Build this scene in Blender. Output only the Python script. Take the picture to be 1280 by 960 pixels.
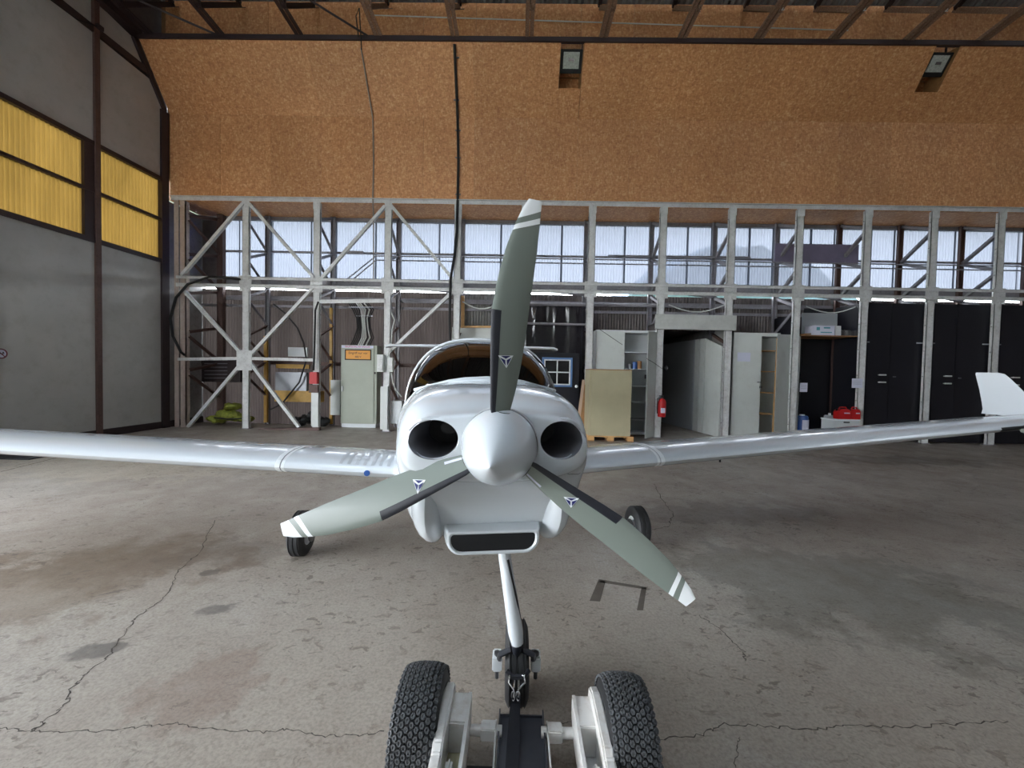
import bpy, bmesh, math, random
from math import sin, cos, tan, pi, radians, sqrt, atan2
from mathutils import Vector, Matrix, Euler

random.seed(7)
for o in list(bpy.data.objects):
    bpy.data.objects.remove(o, do_unlink=True)
SC = bpy.context.scene
COL = SC.collection

# ------------------------------------------------------------------ camera
F, CX, CY = 510.0, 640.0, 480.0
CAM = Vector((0, 0, 1.54))
YAW, PITCH, ROLL = radians(0.8), radians(-1.63), radians(1.15)
CR = Matrix.Rotation(YAW, 3, 'Z') @ Matrix.Rotation(radians(90) + PITCH, 3, 'X') @ Matrix.Rotation(ROLL, 3, 'Z')
cd = bpy.data.cameras.new('camera'); cam = bpy.data.objects.new('camera', cd); COL.objects.link(cam)
cd.sensor_width = 36.0; cd.lens = 36.0 * F / 1280.0; cd.clip_start = 0.02; cd.clip_end = 500
cam.matrix_world = Matrix.Translation(CAM) @ CR.to_4x4()
SC.camera = cam

def ray(px, py): return CR @ Vector((px - CX, CY - py, -F)).normalized()
def PY(px, py, y): d = ray(px, py); return CAM + d * ((y - CAM.y) / d.y)
def PZ(px, py, z): d = ray(px, py); return CAM + d * ((z - CAM.z) / d.z)
def PX(px, py, x): d = ray(px, py); return CAM + d * ((x - CAM.x) / d.x)

# ------------------------------------------------------------------ world / exposure
W = bpy.data.worlds.new('sky'); SC.world = W; W.use_nodes = True
nt = W.node_tree; nt.nodes.clear()
wo = nt.nodes.new('ShaderNodeOutputWorld'); bg = nt.nodes.new('ShaderNodeBackground')
tc = nt.nodes.new('ShaderNodeTexCoord'); sp = nt.nodes.new('ShaderNodeSeparateXYZ'); rp = nt.nodes.new('ShaderNodeValToRGB')
nt.links.new(tc.outputs['Generated'], sp.inputs[0]); nt.links.new(sp.outputs['Z'], rp.inputs[0])
e = rp.color_ramp.elements
e[0].position = 0.0; e[0].color = (0.93, 0.965, 1.0, 1); e[1].position = 0.7; e[1].color = (0.80, 0.88, 1.0, 1)
nt.links.new(rp.outputs[0], bg.inputs[0]); bg.inputs[1].default_value = 7.0
nt.links.new(bg.outputs[0], wo.inputs[0])
SC.view_settings.view_transform = 'Standard'
try: SC.view_settings.look = 'None'
except Exception: pass
SC.view_settings.gamma = 1; SC.view_settings.use_curve_mapping = False
SC.view_settings.exposure = 1.48
SC.cycles.max_bounces = 10; SC.cycles.diffuse_bounces = 5; SC.cycles.transparent_max_bounces = 12
SC.cycles.sample_clamp_indirect = 6

# ------------------------------------------------------------------ materials
def lin(c):
    return tuple(((v / 255.0) / 12.92 if v / 255.0 < .04045 else ((v / 255.0 + .055) / 1.055) ** 2.4) for v in c)

class NB:
    def __init__(s, name):
        s.m = bpy.data.materials.new(name); s.m.use_nodes = True; s.t = s.m.node_tree
        s.b = s.t.nodes['Principled BSDF']; s.out = s.t.nodes['Material Output']; s.tc = None
    def n(s, typ, **kw):
        x = s.t.nodes.new(typ)
        for k, v in kw.items():
            if k in x.inputs: x.inputs[k].default_value = v
            else: setattr(x, k, v)
        return x
    def l(s, a, b): s.t.links.new(a, b)
    def co(s, scale=(1, 1, 1), rot=(0, 0, 0)):
        if not s.tc: s.tc = s.n('ShaderNodeNewGeometry')
        mp = s.n('ShaderNodeMapping'); mp.inputs['Scale'].default_value = scale; mp.inputs['Rotation'].default_value = rot
        s.l(s.tc.outputs['Position'], mp.inputs[0]); return mp.outputs[0]
    def noise(s, scale, detail=4, rough=.55, co=None, dist=0):
        x = s.n('ShaderNodeTexNoise', Scale=scale, Detail=detail, Roughness=rough, Distortion=dist)
        s.l(co if co is not None else s.co(), x.inputs['Vector']); return x.outputs['Fac']
    def ramp(s, fac, pts):
        x = s.n('ShaderNodeValToRGB'); el = x.color_ramp.elements
        while len(el) < len(pts): el.new(0.5)
        for e_, (p, c) in zip(el, pts):
            e_.position = p; e_.color = (*c, 1) if len(c) == 3 else c
        s.l(fac, x.inputs[0]); return x.outputs[0]
    def mix(s, fac, a, b, mode='MIX'):
        x = s.n('ShaderNodeMix', data_type='RGBA', blend_type=mode)
        for i, v in ((0, fac), (6, a), (7, b)):
            if hasattr(v, 'links') or hasattr(v, 'node'): s.l(v, x.inputs[i])
            else: x.inputs[i].default_value = (v if i == 0 else (*v, 1))
        return x.outputs[2]
    def math(s, op, a, b=0.0, c=None):
        x = s.n('ShaderNodeMath', operation=op)
        for i, v in enumerate((a, b, c)):
            if v is None: continue
            if hasattr(v, 'node'): s.l(v, x.inputs[i])
            else: x.inputs[i].default_value = v
        return x.outputs[0]
    def bump(s, h, strength=.3, dist=.01):
        x = s.n('ShaderNodeBump', Strength=strength, Distance=dist); s.l(h, x.inputs['Height']); s.l(x.outputs[0], s.b.inputs['Normal'])

def paint(name, c, rough=.5, metal=0.0, var=.12, scale=3.0, dirt=None, dirt_amt=.3, coat=0.0, bump=0.0):
    k = NB(name); c = lin(c); b = k.b
    f = k.noise(scale, 5, .6)
    lo = tuple(v * (1 - var) for v in c); hi = tuple(min(1, v * (1 + var)) for v in c)
    colr = k.ramp(f, [(.3, lo), (.7, hi)])
    if dirt:
        f2 = k.noise(scale * 4.3, 6, .7)
        m = k.ramp(f2, [(.50, (0, 0, 0)), (.72, (1, 1, 1))])
        colr = k.mix(k.math('MULTIPLY', m, dirt_amt), colr, lin(dirt))
    k.l(colr, b.inputs['Base Color'])
    b.inputs['Roughness'].default_value = rough; b.inputs['Metallic'].default_value = metal
    b.inputs['Coat Weight'].default_value = coat; b.inputs['Coat Roughness'].default_value = .05
    if bump: k.bump(k.noise(scale * 20, 3), bump, .003)
    return k.m

def osb_mat():
    k = NB('osb'); base = None
    geo = k.co()
    cols = []
    for i, (rot, sc) in enumerate((((0.3, .9, .5), (18, 15, 46)), ((.2, -.7, 1.1), (50, 20, 17)), ((1.0, .3, -.6), (24, 54, 18)))):
        v = k.n('ShaderNodeTexVoronoi', Scale=1.0, feature='F1')
        k.l(k.co(sc, rot), v.inputs['Vector'])
        s_ = k.n('ShaderNodeSeparateColor'); k.l(v.outputs['Color'], s_.inputs[0]); cols.append(s_.outputs[i % 3])
    m = k.math('MULTIPLY', k.math('ADD', cols[0], k.math('ADD', cols[1], cols[2])), .333)
    c = k.ramp(m, [(.15, lin((192, 130, 84))), (.45, lin((214, 154, 102))), (.62, lin((222, 163, 110))), (.88, lin((238, 196, 148)))])
    oi = k.n('ShaderNodeObjectInfo'); c = k.mix(1.0, c, k.ramp(oi.outputs['Random'], [(0, (.86, .85, .84)), (1, (1.0, 1.0, 1.0))]), 'MULTIPLY')
    big = k.ramp(k.noise(.55, 3, .5), [(.3, (.88, .86, .84)), (.7, (1.04, 1.02, 1.0))])
    c = k.mix(1.0, c, big, 'MULTIPLY')
    k.l(c, k.b.inputs['Base Color']); k.b.inputs['Roughness'].default_value = .55
    k.bump(m, .25, .004)
    return k.m

def concrete():
    k = NB('concrete_floor')
    a = k.noise(.35, 6, .6); b_ = k.noise(2.2, 8, .65, dist=.4); c_ = k.noise(9, 8, .75); d_ = k.noise(60, 4, .7)
    col = k.ramp(a, [(.30, lin((152, 141, 130))), (.52, lin((167, 158, 147))), (.72, lin((179, 173, 163)))])
    col = k.mix(k.ramp(b_, [(.42, (0, 0, 0)), (.72, (.4, .4, .4))]), col, lin((136, 120, 108)))
    col = k.mix(k.ramp(b_, [(.22, (.4, .4, .4)), (.38, (0, 0, 0))]), col, lin((192, 192, 190)))
    # fixed stains and one painted pool of daylight: (x, y, radius x, radius y, colour, amount)
    geo = k.n('ShaderNodeNewGeometry')
    wn = k.n('ShaderNodeTexNoise', Scale=2.6, Detail=6, Roughness=.65); k.l(geo.outputs['Position'], wn.inputs['Vector'])
    for (x, y, rx, ry, rot, cc, amt) in STAINS_AND_LIGHT:
        mp = k.n('ShaderNodeMapping', vector_type='TEXTURE')
        mp.inputs['Location'].default_value = (x, y, 0); mp.inputs['Scale'].default_value = (rx, ry, 1); mp.inputs['Rotation'].default_value = (0, 0, rot)
        k.l(geo.outputs['Position'], mp.inputs[0])
        ln = k.n('ShaderNodeVectorMath', operation='LENGTH'); k.l(mp.outputs[0], ln.inputs[0])
        v = k.math('ADD', ln.outputs['Value'], k.math('MULTIPLY', k.math('SUBTRACT', wn.outputs['Fac'], .5), 3.2))
        m = k.ramp(v, [(.7, (amt,) * 3), (1.05, (0, 0, 0))])
        m2 = k.math('MULTIPLY', m, k.ramp(c_, [(.3, (.55,) * 3), (.65, (1, 1, 1))]))
        col = k.mix(m2, col, lin(cc))
    # small chips and spots
    cl = k.ramp(k.noise(1.1, 5, .6, dist=.5), [(.42, (.12,) * 3), (.58, (1, 1, 1))])
    ch = k.n('ShaderNodeTexNoise', Scale=13.0, Detail=6, Roughness=.62, Distortion=.8); k.l(k.co((1, 1.5, 1), (0, 0, .4)), ch.inputs['Vector'])
    col = k.mix(k.math('MULTIPLY', cl, k.ramp(ch.outputs['Fac'], [(.585, (0, 0, 0)), (.61, (.75, .75, .75))])), col, lin((98, 89, 80)))
    col = k.mix(k.ramp(c_, [(.57, (0, 0, 0)), (.64, (.45, .45, .45))]), col, lin((112, 100, 90)))
    sp_ = k.n('ShaderNodeTexNoise', Scale=3.2, Detail=9, Roughness=.8, Distortion=1.2); k.l(k.co((1, 2.2, 1), (0, 0, .5)), sp_.inputs['Vector'])
    col = k.mix(k.ramp(sp_.outputs['Fac'], [(.635, (0, 0, 0)), (.65, (.8, .8, .8))]), col, lin((92, 86, 80)))
    col = k.mix(k.ramp(d_, [(.38, (.4, .4, .4)), (.58, (0, 0, 0))]), col, lin((104, 96, 88)))
    vo = k.n('ShaderNodeTexVoronoi', feature='DISTANCE_TO_EDGE', Scale=.42)
    ad = k.n('ShaderNodeVectorMath', operation='MULTIPLY_ADD'); 
    nn = k.n('ShaderNodeTexNoise', Scale=3.0, Detail=8, Roughness=.7); k.l(geo.outputs['Position'], nn.inputs['Vector'])
    k.l(nn.outputs['Color'], ad.inputs[0]); ad.inputs[1].default_value = (.35, .35, 0); k.l(geo.outputs['Position'], ad.inputs[2])
    k.l(ad.outputs[0], vo.inputs['Vector'])
    brk = k.noise(.5, 2)
    crk = k.math('MULTIPLY', k.ramp(vo.outputs['Distance'], [(.0, (1, 1, 1)), (.0035, (0, 0, 0))]), k.ramp(brk, [(.55, (0, 0, 0)), (.62, (.4,) * 3)]))
    col = k.mix(crk, col, lin((66, 60, 54)))
    k.l(col, k.b.inputs['Base Color'])
    k.l(k.ramp(b_, [(.3, (.34,) * 3), (.7, (.62,) * 3)]), k.b.inputs['Roughness'])
    k.b.inputs['Specular IOR Level'].default_value = .45
    k.bump(k.math('ADD', k.math('MULTIPLY', c_, .6), k.math('MULTIPLY', d_, .3)), .28, .006)
    return k.m

def sheet_mat(name, tint, trans_tint, transp=.35, var=.12, dirtscale=2.0):
    """translucent corrugated plastic: daylight soaks through it and some view passes straight"""
    k = NB(name); k.t.nodes.remove(k.b)
    f = k.noise(dirtscale, 5, .6, co=k.co((1, 1, .25)))
    c = k.mix(k.ramp(f, [(.3, (0, 0, 0)), (.75, (1, 1, 1))]), lin(tint), tuple(v * (1 - var) for v in lin(tint)))
    tr = k.n('ShaderNodeBsdfTranslucent'); di = k.n('ShaderNodeBsdfDiffuse'); tp = k.n('ShaderNodeBsdfTransparent')
    k.l(c, tr.inputs[0]); k.l(c, di.inputs[0]); tp.inputs[0].default_value = (*lin(trans_tint), 1)
    m1 = k.n('ShaderNodeMixShader'); m1.inputs[0].default_value = .3; k.l(tr.outputs[0], m1.inputs[1]); k.l(di.outputs[0], m1.inputs[2])
    m2 = k.n('ShaderNodeMixShader'); m2.inputs[0].default_value = transp; k.l(m1.outputs[0], m2.inputs[1]); k.l(tp.outputs[0], m2.inputs[2])
    k.l(m2.outputs[0], k.out.inputs[0]); return k.m

def glass_mat(name, tint, gloss=.12, rough=.03, extra=None):
    k = NB(name); k.t.nodes.remove(k.b)
    tp = k.n('ShaderNodeBsdfTransparent'); tp.inputs[0].default_value = (*lin(tint), 1)
    gl = k.n('ShaderNodeBsdfGlossy'); gl.inputs['Roughness'].default_value = rough
    fr = k.n('ShaderNodeLayerWeight', Blend=.25); 
    f = k.math('ADD', k.math('MULTIPLY', fr.outputs['Fresnel'], .9), gloss)
    m = k.n('ShaderNodeMixShader'); k.l(f, m.inputs[0]); k.l(tp.outputs[0], m.inputs[1]); k.l(gl.outputs[0], m.inputs[2])
    k.l(m.outputs[0], k.out.inputs[0]); return k.m

def fl(px, py): return PZ(px, py, 0)
def stain_and_light(px, py, rx, ry, rot, c, a):
    p = fl(px, py); return (p.x, p.y, rx, ry, rot, c, a)
STAINS_AND_LIGHT = [
    stain_and_light(60, 730, 1.05, .62, .35, (124, 107, 91), .7),
    stain_and_light(150, 700, .9, .5, .2, (116, 100, 84), .6),
    stain_and_light(290, 690, .5, .35, .3, (112, 100, 90), .5),
    stain_and_light(250, 860, .35, .22, .2, (126, 100, 88), .5),
    stain_and_light(130, 585, 2.2, .8, 0, (196, 186, 166), .5),  # pale patch paints the daylight near the open door into the floor colour
    stain_and_light(1040, 730, 1.3, .8, -.2, (88, 86, 76), .55),
    stain_and_light(900, 640, 1.4, .4, .1, (92, 82, 76), .5),
    stain_and_light(1120, 575, 2.2, .5, 0, (84, 78, 68), .6),
    stain_and_light(630, 620, .9, .5, 0, (104, 90, 82), .5),
    stain_and_light(265, 762, .16, .07, .4, (92, 88, 84), .9),
    stain_and_light(128, 812, .13, .07, .4, (92, 88, 84), .9),
    stain_and_light(260, 716, .07, .05, .3, (90, 82, 76), .9),
]
M = {}
M['osb'] = osb_mat()
M['floor'] = concrete()
M['white_steel'] = paint('white_steel', (212, 213, 212), .5, dirt=(120, 104, 92), dirt_amt=.35, scale=5)
M['grey_steel'] = paint('grey_steel', (140, 138, 144), .5, dirt=(90, 72, 66), dirt_amt=.5, scale=5)
M['rust_steel'] = paint('rust_steel', (92, 70, 64), .6, dirt=(58, 40, 36), dirt_amt=.6, scale=5)
M['dark_steel'] = paint('dark_steel', (52, 40, 42), .5, dirt=(30, 26, 28), dirt_amt=.5)
M['roof_steel'] = paint('roof_steel', (132, 104, 86), .6, dirt=(196, 180, 166), dirt_amt=.6, scale=9)
M['panel_grey'] = paint('panel_grey', (176, 176, 172), .32, var=.10, scale=.9, dirt=(138, 130, 118), dirt_amt=.28, bump=.05)
M['yellow_sheet'] = sheet_mat('yellow_sheet', (158, 140, 100), (220, 180, 90), .01, .25)
M['clear_sheet'] = sheet_mat('clear_sheet', (130, 133, 140), (234, 238, 246), .15, .10)
M['fill_skylight'] = sheet_mat('added_skylight_sheet', (214, 220, 222), (230, 234, 238), .35, .1)  # sheet for the added roof openings that give fill light
M['blue_sheet'] = sheet_mat('blue_sheet', (90, 120, 190), (90, 140, 230), .08, .1)
M['old_sheet'] = sheet_mat('old_sheet', (112, 106, 104), (90, 80, 74), .01, .35)
M['brown_sheet'] = paint('brown_sheet', (104, 96, 95), .55, var=.2, scale=2, dirt=(64, 54, 52), dirt_amt=.5)
M['grey_sheet'] = paint('grey_sheet', (140, 138, 136), .5, var=.15, scale=2, dirt=(90, 84, 78), dirt_amt=.5)
M['roof_sheet'] = paint('roof_sheet', (120, 122, 124), .5, dirt=(70, 70, 72), dirt_amt=.6)
M['black_door'] = paint('black_door', (26, 26, 33), .38, var=.25, scale=1.5, bump=.04)
M['cab_white'] = paint('cab_white', (202, 206, 202), .42, var=.05, scale=1.2, dirt=(160, 156, 146), dirt_amt=.2)
M['cab_green'] = paint('cab_green', (158, 164, 148), .45, var=.05)
M['beige'] = paint('beige', (176, 168, 138), .6, var=.05)
M['pine'] = paint('pine', (200, 158, 104), .6, var=.15, scale=12)
M['pine_dark'] = paint('pine_dark', (150, 110, 70), .6, var=.2, scale=12)
M['black'] = paint('black_rubber', (22, 22, 24), .6, var=.2, scale=8)
M['rubber'] = paint('tyre_rubber', (42, 43, 45), .62, var=.25, scale=30, bump=.1)
M['rubber_stud'] = paint('tyre_stud', (66, 68, 70), .6, var=.2, scale=60)
M['strap'] = paint('strap', (24, 26, 34), .75, var=.2, scale=80)
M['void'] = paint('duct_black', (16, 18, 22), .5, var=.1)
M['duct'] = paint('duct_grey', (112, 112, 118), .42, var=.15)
M['red'] = paint('red', (186, 24, 28), .5, var=.06)
M['blue'] = paint('blue', (44, 84, 150), .4, var=.08)
M['frame_blue'] = paint('frame_blue', (84, 116, 160), .45, var=.08)
M['orange'] = paint('orange', (222, 150, 40), .5, var=.05)
M['yellow_steel'] = paint('yellow_steel', (176, 136, 58), .5, var=.15, dirt=(110, 84, 44), dirt_amt=.4)
M['yellow_cloth'] = paint('yellow_cloth', (140, 146, 58), .7, var=.35, scale=14)
M['white'] = paint('white_gloss', (232, 236, 238), .3, var=.02)
M['paper'] = paint('paper', (206, 208, 224), .8, var=.03)
M['redprint'] = paint('redprint', (196, 70, 84), .7)
M['blackprint'] = paint('blackprint', (40, 24, 16), .7)
M['navy'] = paint('navy', (24, 32, 96), .4, var=.05)
M['chrome'] = paint('chrome', (210, 212, 216), .18, metal=1.0, var=.05)
M['steel'] = paint('bare_steel', (120, 122, 126), .35, metal=.9, var=.1)
M['gelcoat'] = paint('gelcoat', (210, 216, 221), .20, var=.015, scale=1.0, coat=.6)
M['gel_grey'] = paint('gelcoat_grey', (206, 210, 212), .3, var=.03, coat=.3)  # pale grey for cabinets, cases and small fittings
M['blade'] = paint('blade_grey', (118, 126, 120), .36, var=.03, coat=.1)
M['guard'] = paint('blade_guard', (34, 36, 44), .42, var=.05)
M['slot'] = paint('slot_grey', (176, 180, 184), .5, var=.02)
M['line'] = paint('panel_line', (120, 124, 128), .6)
M['tug_white'] = paint('tug_white', (206, 204, 200), .42, var=.05, scale=4, dirt=(150, 118, 92), dirt_amt=.35)
M['tray'] = paint('tray_grey', (74, 76, 84), .35, metal=.3, var=.2, scale=5)
M['tug_dark'] = paint('tug_dark', (30, 32, 36), .5, var=.2)
M['lampglass'] = paint('lamp_glass', (176, 182, 176), .15, var=.25, scale=30)
M['canopy'] = glass_mat('canopy_glass', (84, 74, 72), .08)
M['film'] = glass_mat('plastic_film', (150, 150, 160), .04, .16)
M['seat'] = paint('seat_cloth', (64, 60, 64), .8, var=.2)
M['crack'] = paint('crack', (78, 72, 66), .9, var=.2)
M['floor_paint'] = paint('floor_paint', (92, 84, 76), .7, var=.2, scale=8)
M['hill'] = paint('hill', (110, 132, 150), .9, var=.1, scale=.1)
M['grass'] = paint('grass', (110, 120, 92), .9, var=.2, scale=.3)
M['clearbox'] = glass_mat('clear_plastic', (190, 200, 210), .35, .2)
M['conduit'] = paint('conduit', (150, 140, 128), .5, var=.1)

# ------------------------------------------------------------------ mesh builder
class MB:
    def __init__(s): s.v = []; s.f = []; s.mi = []
    def add(s, vs, fs, mi=0):
        o = len(s.v); s.v += [Vector(v) for v in vs]; s.f += [tuple(i + o for i in f) for f in fs]; s.mi += [mi] * len(fs); return s
    def box(s, a, b, mi=0):
        x0, y0, z0 = a; x1, y1, z1 = b
        return s.add([(x0, y0, z0), (x1, y0, z0), (x1, y1, z0), (x0, y1, z0), (x0, y0, z1), (x1, y0, z1), (x1, y1, z1), (x0, y1, z1)],
                     [(0, 3, 2, 1), (4, 5, 6, 7), (0, 1, 5, 4), (1, 2, 6, 5), (2, 3, 7, 6), (3, 0, 4, 7)], mi)
    def cbox(s, c, sz, rot=None, mi=0):
        R = (rot.to_matrix() if isinstance(rot, Euler) else rot) if rot is not None else Matrix.Identity(3)
        h = [q / 2 for q in sz]; c = Vector(c)
        vs = [c + R @ Vector((i * h[0], j * h[1], k * h[2])) for k in (-1, 1) for (i, j) in ((-1, -1), (1, -1), (1, 1), (-1, 1))]
        return s.add(vs, [(0, 3, 2, 1), (4, 5, 6, 7), (0, 1, 5, 4), (1, 2, 6, 5), (2, 3, 7, 6), (3, 0, 4, 7)], mi)
    def bar(s, p, q, w, h=None, up=(0, 0, 1), mi=0):
        p = Vector(p); q = Vector(q); d = (q - p); L = d.length; d = d / L; h = h or w
        u = Vector(up)
        if abs(d.dot(u)) > .95: u = Vector((0, 1, 0)) if abs(d.y) < .9 else Vector((1, 0, 0))
        a = d.cross(u).normalized(); b = a.cross(d)
        R = Matrix((a, d, b)).transposed()
        return s.cbox((p + q) / 2, (w, L, h), R, mi)
    def angle(s, p, q, w, t=.012, up=(0, 0, 1), mi=0):
        """L-shaped steel section"""
        p = Vector(p); q = Vector(q); d = (q - p).normalized(); u = Vector(up)
        if abs(d.dot(u)) > .95: u = Vector((0, 1, 0)) if abs(d.y) < .9 else Vector((1, 0, 0))
        a = d.cross(u).normalized(); b = a.cross(d)
        s.bar(p, q, w, t, up, mi); o = b * (w / 2 - t / 2) + a * (w / 2 - t / 2)
        return s.bar(p + o, q + o, t, w, up, mi)
    def tube(s, pts, r, n=8, closed=False, mi=0, cap=True):
        pts = [Vector(p) for p in pts]; N = len(pts); rr = r if isinstance(r, (list, tuple)) else [r] * N
        o = len(s.v); prev = None
        for i, p in enumerate(pts):
            if closed: d = (pts[(i + 1) % N] - pts[i - 1]).normalized()
            else: d = (pts[min(i + 1, N - 1)] - pts[max(i - 1, 0)]).normalized()
            if prev is None:
                a = d.cross(Vector((0, 0, 1)));
                if a.length < .1: a = d.cross(Vector((1, 0, 0)))
            else: a = prev - d * prev.dot(d)
            a.normalize(); prev = a; b = d.cross(a)
            for k in range(n):
                t = 2 * pi * k / n; s.v.append(p + (a * cos(t) + b * sin(t)) * rr[i])
        m = N if closed else N - 1
        for i in range(m):
            for k in range(n):
                A = o + i * n + k; B = o + i * n + (k + 1) % n; C = o + ((i + 1) % N) * n + (k + 1) % n; D = o + ((i + 1) % N) * n + k
                s.f.append((A, B, C, D)); s.mi.append(mi)
        if cap and not closed:
            s.f.append(tuple(o + k for k in range(n))[::-1]); s.f.append(tuple(o + (N - 1) * n + k for k in range(n))); s.mi += [mi, mi]
        return s
    def loft(s, rings, closed_ring=True, cap=True, mi=0):
        o = len(s.v); n = len(rings[0])
        for r in rings: s.v += [Vector(p) for p in r]
        for i in range(len(rings) - 1):
            for k in range(n if closed_ring else n - 1):
                A = o + i * n + k; B = o + i * n + (k + 1) % n; C = B + n; D = A + n
                s.f.append((A, B, C, D)); s.mi.append(mi)
        if cap:
            s.f.append(tuple(o + k for k in range(n))[::-1]); s.f.append(tuple(o + (len(rings) - 1) * n + k for k in range(n))); s.mi += [mi, mi]
        return s
    def lathe(s, prof, c, axis, n=24, mi=0, ref=None, arc=2 * pi):
        axis = Vector(axis).normalized(); c = Vector(c)
        a = axis.cross(Vector((0, 0, 1)))
        if a.length < .1: a = axis.cross(Vector((1, 0, 0)))
        a.normalize(); b = axis.cross(a)
        rings = [[c + axis * h + (a * cos(2 * pi * k / n) + b * sin(2 * pi * k / n)) * max(r, 1e-5) for k in range(n)] for (r, h) in prof]
        return s.loft(rings, True, False, mi)
    def poly(s, pts, ext, mi=0):
        """outline extruded along ext"""
        n = len(pts); pts = [Vector(p) for p in pts]; e_ = Vector(ext)
        return s.add(pts + [p + e_ for p in pts], [tuple(range(n))[::-1], tuple(range(n, 2 * n))] + [(i, (i + 1) % n, (i + 1) % n + n, i + n) for i in range(n)], mi)
    def mesh(s, name, smooth=False, bevel=0):
        me = bpy.data.meshes.new(name); me.from_pydata([tuple(v) for v in s.v], [], s.f)
        me.polygons.foreach_set('material_index', s.mi)
        bm = bmesh.new(); bm.from_mesh(me); bmesh.ops.recalc_face_normals(bm, faces=bm.faces)
        if bevel: bmesh.ops.bevel(bm, geom=[e_ for e_ in bm.edges], offset=bevel, segments=2, affect='EDGES', clamp_overlap=True)
        bm.to_mesh(me); bm.free()
        if smooth:
            me.polygons.foreach_set('use_smooth', [True] * len(me.polygons))
            try: me.set_sharp_from_angle(angle=radians(smooth if smooth is not True else 40))
            except Exception: pass
        return me

LOC = {}   # world position of every top-level object
def thing(name, label, cat, loc, group=None):
    o = bpy.data.objects.new(name, None); COL.objects.link(o); o.empty_display_size = .1
    o.location = Vector(loc); LOC[o.name] = Vector(loc); o['label'] = label; o['category'] = cat
    if group: o['group'] = group
    return o
def put(name, mb, mat, parent=None, smooth=False, bevel=0, label=None, cat=None, group=None, kind=None):
    """one mesh object; vertices are given in world space"""
    me = mb.mesh(name, smooth, bevel) if isinstance(mb, MB) else mb
    for m_ in (mat if isinstance(mat, (list, tuple)) else [mat]): me.materials.append(M[m_] if isinstance(m_, str) else m_)
    o = bpy.data.objects.new(name, me); COL.objects.link(o)
    if parent is not None:
        o.parent = parent
        o.matrix_parent_inverse = Matrix.Translation(-LOC.get(parent.name, Vector((0, 0, 0))))
        LOC[o.name] = Vector((0, 0, 0))
    else:
        xs = [v.co for v in me.vertices]
        b = Vector(((min(v.x for v in xs) + max(v.x for v in xs)) / 2, (min(v.y for v in xs) + max(v.y for v in xs)) / 2, min(v.z for v in xs)))
        me.transform(Matrix.Translation(-b)); o.location = b; LOC[o.name] = b.copy()
    if label: o['label'] = label
    if cat: o['category'] = cat
    if group: o['group'] = group
    if kind: o['kind'] = kind
    return o
def struct(name, mb, mat, parent=None, smooth=False): return put(name, mb, mat, parent, smooth, kind='structure')
def text_mesh(txt, size, width=None):
    cu = bpy.data.curves.new('lettering', 'FONT'); cu.body = txt; cu.size = size; cu.extrude = .0008; cu.align_x = 'CENTER'; cu.align_y = 'CENTER'
    ob = bpy.data.objects.new('lettering', cu); COL.objects.link(ob)
    bpy.context.view_layer.update()
    dg = bpy.context.evaluated_depsgraph_get(); me = bpy.data.meshes.new_from_object(ob.evaluated_get(dg))
    bpy.data.objects.remove(ob, do_unlink=True)
    if width:
        w = max(v.co.x for v in me.vertices) - min(v.co.x for v in me.vertices)
        if w > 0: me.transform(Matrix.Diagonal((width / w, 1, 1, 1)))
    return me
def text_on_front(txt, size, c, mat, parent, width=None):
    """lettering facing the camera side (-Y)"""
    me = text_mesh(txt, size, width); me.transform(Matrix.Translation(Vector(c)) @ Matrix.Rotation(pi / 2, 4, 'X'))
    return put('lettering', me, mat, parent)
def corr(x0, x1, z0, z1, y, pitch=.076, amp=.012, thick=0.004, axis='x'):
    """vertically corrugated sheet in the plane y (or running along y at x when axis='y')"""
    n = max(4, int(abs(x1 - x0) / pitch * 6)); m = MB(); top = []; bot = []
    rings = []
    for i in range(n + 1):
        x = x0 + (x1 - x0) * i / n; d = amp * sin(2 * pi * (x - x0) / pitch)
        if axis == 'x': rings.append([(x, y + d, z0), (x, y + d, z1), (x, y + d + thick, z1), (x, y + d + thick, z0)])
        else: rings.append([(y + d, x, z0), (y + d, x, z1), (y + d + thick, x, z1), (y + d + thick, x, z0)])
    return m.loft(rings)

# ================================================================== SETTING
Y1, Y2, Y3 = 10.07, 11.0, 11.12
ZT, ZO, ZS, YS = 5.67, 7.70, 8.87, 9.26          # truss top, OSB bend, OSB slope end
FRONT = -7.0
PPX = [307, 396, 485, 572, 656, 740, 829, 915, 1000, 1085, 1168, 1252]
PXW = [PY(p, 300, Y1).x for p in PPX]
BAY = (PXW[-1] - PXW[0]) / 11
X0 = PY(226, 300, Y1).x                             # corner post
PXW += [PXW[-1] + BAY * i for i in range(1, 5)]
XR = PXW[-1] + .6
A_ = PY(212, 300, Y1); dv = ray(665, 466); DV = Vector((dv.x / dv.y, 1, 0))
def LW(y, z, off=0.0): return Vector((A_.x + DV.x * (y - Y1) + off, y, z))
def lw_box(m, y0, y1, z0, z1, o0, o1, mi=0):
    vs = []
    for z in (z0, z1):
        vs += [LW(y0, z, o0), LW(y0, z, o1), LW(y1, z, o1), LW(y1, z, o0)]
    return m.add(vs, [(0, 3, 2, 1), (4, 5, 6, 7), (0, 1, 5, 4), (1, 2, 6, 5), (2, 3, 7, 6), (3, 0, 4, 7)], mi)

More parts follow.
